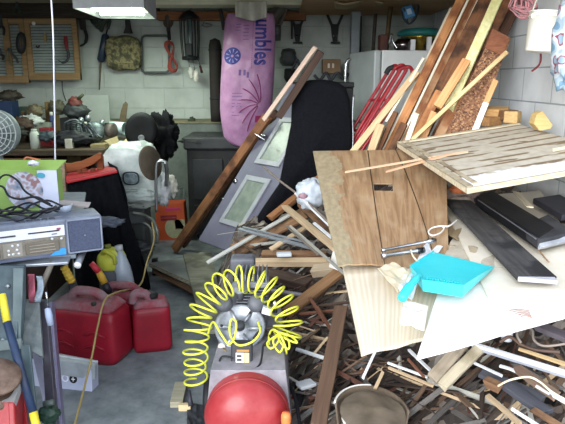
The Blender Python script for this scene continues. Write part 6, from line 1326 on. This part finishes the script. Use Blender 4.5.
MB().add([V((at(25, 1, yb).x+.02*math.cos(2*PI*i/n_), yb-.009, at(25, 172+3, yb).z+.012*math.sin(2*PI*i/n_))) for i in range(n_)], [tuple(range(n_))]).build('photo_detail', mat('3E8CA4', '54A0B4'), t)
MB().slab((x0_, yb, zz1), (x1_, yb, zz1), (x1_+.005, yb+.12, zz1+.03), (x0_, yb+.12, zz1+.03), .004).build('lid_flap', mat('86A850', '98B864', rough=.5), t)
wire('orange_cable', 'orange cable loop lying on top of the lime green carton', 'cable', mat('C07048', 'CC8054'), [at(24, 160, 2.9), at(27, 157.5, 2.9), at(33, 158.5, 2.88), at(40, 160, 2.86)], .005)
tag(MB().blob(atz(33, 163, zz1+.035), (.025, .015, .012), .3, 3, 2, 14, 10).build('white_clip', mat('C8D0D8')), 'small white clip on top of the lime green carton', 'clip')
# ---------------------------------------------------------------- wooden chair and red topped stand
Y3 = 3.95
t = thing('wooden_chair', 'orange brown wooden chair back behind the lime green carton', 'chair', atz(80, 300, 0))
wo = wood('6A3820', '84502F'); wp_ = wood('7A6A58', '9A8A74')
crest = [at(62, 163, Y3), at(68, 164, Y3), at(80, 161.5, Y3), at(92, 156.5, Y3), at(98, 153, Y3), at(101, 153.5, Y3), at(101, 158, Y3), at(94, 164, Y3), at(80, 170, Y3), at(62, 173, Y3)]
k = len(crest); MB().add(crest+[p+V((0, .035, 0)) for p in crest], [tuple(range(k))[::-1], tuple(range(k, 2*k))]+[(i, (i+1) % k, k+(i+1) % k, k+i) for i in range(k)]).build('crest_rail', wo, t, bev=.004)
for x in (78, 83, 91): MB().slab(at(x, 168, Y3+.02), at(x+4.5, 168, Y3+.02), at(x+5.5, 212, Y3+.04), at(x, 212, Y3+.04), .02).build('back_slat', wood('5E3020', '7A4228'), t)
q = [at(57, 162, Y3-.02), at(64, 162, Y3-.02), at(69, 225, Y3-.02), at(60, 225, Y3-.02)]; MB().slab(q[0], q[3], q[2], q[1], .04).build('back_post', wp_, t, bev=.004)
q1 = at(101, 156, Y3+.05); MB().box(q1.x-.03, q1.x+.01, Y3+.04, Y3+.08, 0, q1.z).build('back_post', wo, t, bev=.004)
MB().box(at(60, 215, Y3).x, at(101, 215, Y3).x, Y3, Y3+.4, .43, .46).build('seat', wo, t, bev=.006)
for x, y in ((at(62, 1, Y3).x, Y3), (at(62, 1, Y3).x, Y3+.36), (at(99, 1, Y3).x-.04, Y3+.36)): MB().box(x, x+.04, y, y+.04, 0, .43).build('leg', wo, t, bev=.003)
t = thing('tool_chest', 'black draped stand with a bright red top right of the wooden chair', 'stand', atz(95, 268, 0))
Yq = 3.25
top = [at(65, 174, Yq), at(113, 165, Yq+.1), at(116, 169, Yq+.05), at(66, 181, Yq-.05)]
zt2 = at(66, 181, Yq-.05).z
MB().slab(at(66, 181, 3.66), at(117, 170, 3.78), at(113, 165, 4.15), at(65, 173.5, 4.05), .02).build('red_top', mat('981A24', 'A8242E', rough=.5, sc=6), t, bev=.006)
def dr(u, v):
    xt = 67+49*u; yt = 180-10.5*u; xb_ = 76+73*u; yb_ = 296-6*u; p = at(xt+(xb_-xt)*v, yt+(yb_-yt)*v, 3.70+.1*u); p.y += .02*math.sin(u*26+v*2)*(.2+v); return p
MB().grid(dr, 60, 12).build('black_drape', mat('08090C', '101217', rough=.9, sc=30, spec=.1), t, solid=.006)
def dr2(u, v):
    a0 = dr(1, v); return a0+V((-.19*u, .45*u, 0))+V((.015*math.sin(v*9+u*7), 0, 0))
MB().grid(dr2, 16, 12).build('side_drape', mat('08090C', '11131A', rough=.9, sc=30, spec=.1), t, solid=.006)
t.name = 'draped_stand'
tag(MB().blob(at(107, 222, 3.5), (.10, .05, .03), .25, 3, 81).build('grey_rag', mat('3E4654', '565E6C', rough=.8)), 'grey cloth lying over the black drape beside the stereo', 'cloth')
tag(MB().blob(at(118, 262, 3.85), (.16, .08, .12), .2, 2.5, 83, 30, 20).build('black_sack', mat('090A0D', '121418', rough=.9, spec=.1)), 'black bag slumped behind the antifreeze bottles', 'bag')
# ---------------------------------------------------------------- bottles
t = thing('antifreeze_jug', 'jug with lime yellow top and dark label behind the petrol cans', 'jug', atz(114, 302, 0))
jc = atz(113, 306, 0); jc.y = 3.5; jc.x = at(112, 260, 3.45).x; zt_ = at(112, 250, 3.4).z
jm = mat('AEB43A', 'C2C64C', rough=.4)
MB().blob(V((jc.x, 3.45, zt_-.085)), (.088, .07, .085), .05, 2, 5, 30, 20, sq=.85).build('jug_body', jm, t)
MB().tube(spline([V((jc.x-.03, 3.39, zt_-.02)), V((jc.x-.01, 3.36, zt_+.005)), V((jc.x+.035, 3.37, zt_-.03)), V((jc.x+.04, 3.38, zt_-.08))], 5), .013).build('handle', mat('9AA034', 'B0B440', rough=.4), t)
MB().lathe([(0, 0), (.082, 0), (.085, .01), (.085, zt_-.15), (.06, zt_-.12), (0, zt_-.12)], (jc.x, 3.45, 0), n=28).build('label_body', mat('3A3E44', '50545A'), t)
MB().lathe([(.02, 0), (.02, .03), (0, .03)], (jc.x-.02, 3.45, zt_-.01), n=14).build('cap', mat('6E7430'), t)
t = thing('white_jug', 'translucent white plastic bottle with dark bands right of the lime topped jug', 'bottle', at(128, 300, 3.4))
bx_ = at(128.5, 290, 3.4).x; ztb = at(124, 246, 3.4).z
sh = Matrix.Shear('XY', 4, (0, 0)); 
MB().lathe([(0, 0), (.052, 0), (.056, .01), (.057, ztb*.55), (.05, ztb*.72), (.03, ztb*.88), (.02, ztb*.9), (.02, ztb*.95)], (bx_, 3.42, 0), (-.1, 0, 1), 26).build('bottle', mat('8E9AA8', 'A4B0BC', rough=.3, sc=9), t)
for z in (.08, .11, .2, .24): MB().lathe([(.0575, z), (.0585, z+.003), (.0585, z+.011), (.0575, z+.014)], (bx_-.1*0, 3.42, 0), (-.1, 0, 1), 26).build('band', mat('1E2A3C', '2A384C'), t)
MB().lathe([(.024, ztb*.94), (.024, ztb), (0, ztb)], (bx_, 3.42, 0), (-.1, 0, 1), 14).build('cap', mat('A8B0B4'), t)
# ---------------------------------------------------------------- petrol cans
Mred = mat('7C1222', '921C2E', rough=.38, sc=5, bump=.05); Mdus = mat('84182A', '806E74', rough=.8, sc=6, bump=.05, lo=.38, hi=.62)
def rbox(mb, x0, x1, y0, y1, z0, z1, tap=.0, topk=1.0, rad=.28, nz=10, n=40, bulge=.02):
    cx_, cy_ = (x0+x1)/2, (y0+y1)/2; a_, b_ = (x1-x0)/2, (y1-y0)/2; vs = []; rows = []
    for j in range(nz+1):
        v = j/nz; z = z0+(z1-z0)*v; e = min(v, 1-v)*nz; k_ = 1-.10*max(0, 1-e)**2; k_ *= (1-tap*v)*(1+bulge*math.sin(PI*v))
        for i in range(n):
            an = 2*PI*i/n; c_, s_ = math.cos(an), math.sin(an); vs.append(V((cx_+a_*k_*math.copysign(abs(c_)**rad, c_), cy_+b_*k_*math.copysign(abs(s_)**rad, s_), z)))
    fs = [(j*n+i, j*n+(i+1) % n, (j+1)*n+(i+1) % n, (j+1)*n+i) for j in range(nz) for i in range(n)]+[tuple(range(n))[::-1], tuple(range(nz*n, nz*n+n))]
    return mb.add(vs, fs, True)
def petrolcan(lab, x0, x1, y0, y1, h, slant, spout=None, cap=None, hand=(0, 1), ribs=True):
    t = thing('petrol_can', lab, 'petrol can', ((x0+x1)/2, (y0+y1)/2, 0)); W_ = x1-x0; D_ = y1-y0; cy_ = (y0+y1)/2
    rbox(MB(), x0, x1, y0, y1, 0, h*.80, tap=.05).build('can_body', Mred, t)
    m = MB(); cx_ = (x0+x1)/2; rbox(m, x0+W_*.025, x1-W_*.025, y0+D_*.025, y1-D_*.025, h*.78, h*.90, tap=.26, bulge=0, nz=5); m.build('can_shoulder', Mdus, t)
    ha, hb = x0+W_*hand[0], x0+W_*hand[1]
    MB().tube(spline([(ha, cy_, h*.84), (ha+(hb-ha)*.08, cy_, h*.97), (ha+(hb-ha)*.35, cy_, h*1.0), (ha+(hb-ha)*.75, cy_, h*.97), (hb, cy_, h*.84)], 6), .026, 12).build('carry_handle', Mdus, t)
    if ribs:
        for i in range(2):
            for s_ in (0, 1):
                MB().tube([(x0+W_*(.14+.44*s_), y0-.001, h*(.25+.2*i)), (x0+W_*(.28+.44*s_), y0-.004, h*(.32+.2*i)), (x0+W_*(.42+.44*s_), y0-.001, h*(.25+.2*i))], .006, 6).build('moulded_rib', Mred, t)
    return t
def spout(t, pts, cols, r0=.024):
    for i in range(len(pts)-1): MB().tube([pts[i], pts[i].lerp(pts[i+1], .5), pts[i+1]], [r0*(1-.12*i), r0*(1-.12*i)*1.02, r0*(1-.12*(i+1))], 14).build('spout', mat(cols[i], cols[i], rough=.45), t)
f0 = atz(52, 352, 0); f1 = atz(124, 367, 0)
xa_ = at(50, 330, 2.95).x; xb_ = at(125, 330, 2.90).x
c1 = petrolcan('large red petrol can with a yellow ribbed spout nearest the table leg', xa_, xb_, 2.86, 3.08, .375, 0, hand=(.28, .80))
s0 = V((at(74, 292, 3.0).x, 3.0, .33)); 
spout(c1, [at(74, 296, 2.98), at(70, 284, 2.98), at(60.5, 268, 2.97)], ['26242C', 'B89A3C'], .024)
for i in range(5): 
    p_ = at(70, 284, 2.98).lerp(at(60.5, 268, 2.97), .1+.2*i); MB().lathe([(.020, -.004), (.0245, 0), (.020, .004)], p_, at(60.5, 268, 2.97)-at(70, 284, 2.98), 16).build('spout_ring', mat('C8A83E', rough=.4), [o for o in c1.children if o.name.startswith('spout')][1])
MB().lathe([(0, 0), (.014, 0), (.014, .012), (0, .014)], at(101, 303, 2.86), (0, -.3, 1), 12).build('vent_cap', mat('2A2A22'), c1)
x2a = at(104, 330, 3.2).x; x2b = at(146, 330, 3.2).x
c1.rotation_euler.z = R(-14)
c2 = petrolcan('red petrol can with a red and yellow spout standing behind the two others', x2a, x2b, 3.16, 3.34, .305, 0, hand=(.1, .85))
spout(c2, [at(109, 294, 3.2), at(104.5, 283, 3.2), at(99, 272, 3.2), at(91, 263, 3.2)], ['26242C', 'C09A34', 'B0303C'], .024)
x3a = at(132, 340, 3.02).x; x3b = at(170, 340, 3.02).x
c3 = petrolcan('small red petrol can with a black cap at the right of the three', x3a, x3b, 2.99, 3.14, .33, 0, hand=(.05, .5), ribs=False)
c3.rotation_euler.z = R(14)
cc3 = at(152, 302, 3.05)
MB().lathe([(0, 0), (.026, 0), (.03, .005), (.03, .026), (.024, .032), (0, .034)], V((cc3.x, 3.07, .295)), (.05, -.15, 1), 20).build('cap', black, c3)
tag(MB().lathe([(0, 0), (.022, 0), (.024, .02), (.018, .026), (0, .028)], at(142, 297, 3.12), (0, 0, 1), 14).build('bottle_top', black), 'loose black cap resting between the middle and the small petrol cans', 'cap')
# tan hose/rope from chair frame to the bottom
wire('tan_hose', 'thin tan hose curving down in front of the petrol cans to the floor', 'hose', mat('8E7E4E', 'A4925E', rough=.6), [at(152, 222, 3.9), at(154, 240, 3.8), at(147, 262, 3.6), at(140, 285, 3.42), at(118, 292, 3.05), at(105, 300, 2.82), at(98, 325, 2.72), at(92, 356, 2.60), at(85, 385, 2.5), atz(76, 420, .02), atz(70, 445, .006)], .0055)
# ================================================================ LIGHT AND CAMERA
w = bpy.data.worlds.new('World'); SC.world = w; w.use_nodes = True; nt = w.node_tree; bg = nt.nodes['Background']
tc = nt.nodes.new('ShaderNodeTexCoord'); sp = nt.nodes.new('ShaderNodeSeparateXYZ'); L(nt, tc.outputs['Generated'], sp.inputs[0])
rr = ramp(nt, sp.outputs[2], [(.0, (.45, .45, .44, 1)), (.03, (2.6, 2.64, 2.7, 1)), (.22, (1.5, 1.56, 1.68, 1)), (1, (.42, .52, .68, 1))]); L(nt, rr.outputs[0], bg.inputs['Color']); bg.inputs['Strength'].default_value = 2.0
sd = bpy.data.lights.new('Sun', 'SUN'); sd.energy = 4.2; sd.angle = R(35); sd.color = (.98, .99, 1); so = bpy.data.objects.new('Sun', sd); COL.objects.link(so)
so.rotation_euler = V((.48, 1.0, -.36)).to_track_quat('-Z', 'Y').to_euler()
al = bpy.data.lights.new('shop_lamp_light', 'AREA'); al.shape = 'RECTANGLE'; al.size = .5; al.size_y = .5; al.energy = 22; al.color = (.86, 1, .84)
ao = bpy.data.objects.new('shop_lamp_light', al); COL.objects.link(ao); ao.location = (A0.x, A0.y, 1.90) if False else at(115, 14, 4.5)+V((0, .3, 0)); ao.location.z = 1.9
cd = bpy.data.cameras.new('Camera'); cd.sensor_width = 36; cd.lens = F/565*36; cd.clip_start = .05; co = bpy.data.objects.new('Camera', cd); COL.objects.link(co)
co.location = CAM; co.rotation_euler = (PI/2-PIT, 0, 0); SC.camera = co
SC.view_settings.view_transform = 'Standard'; SC.view_settings.look = 'None'; SC.view_settings.gamma = 1; SC.view_settings.exposure = 0.15; SC.view_settings.use_curve_mapping = False
for o in bpy.data.objects:
    if '_w' in o: del o['_w']
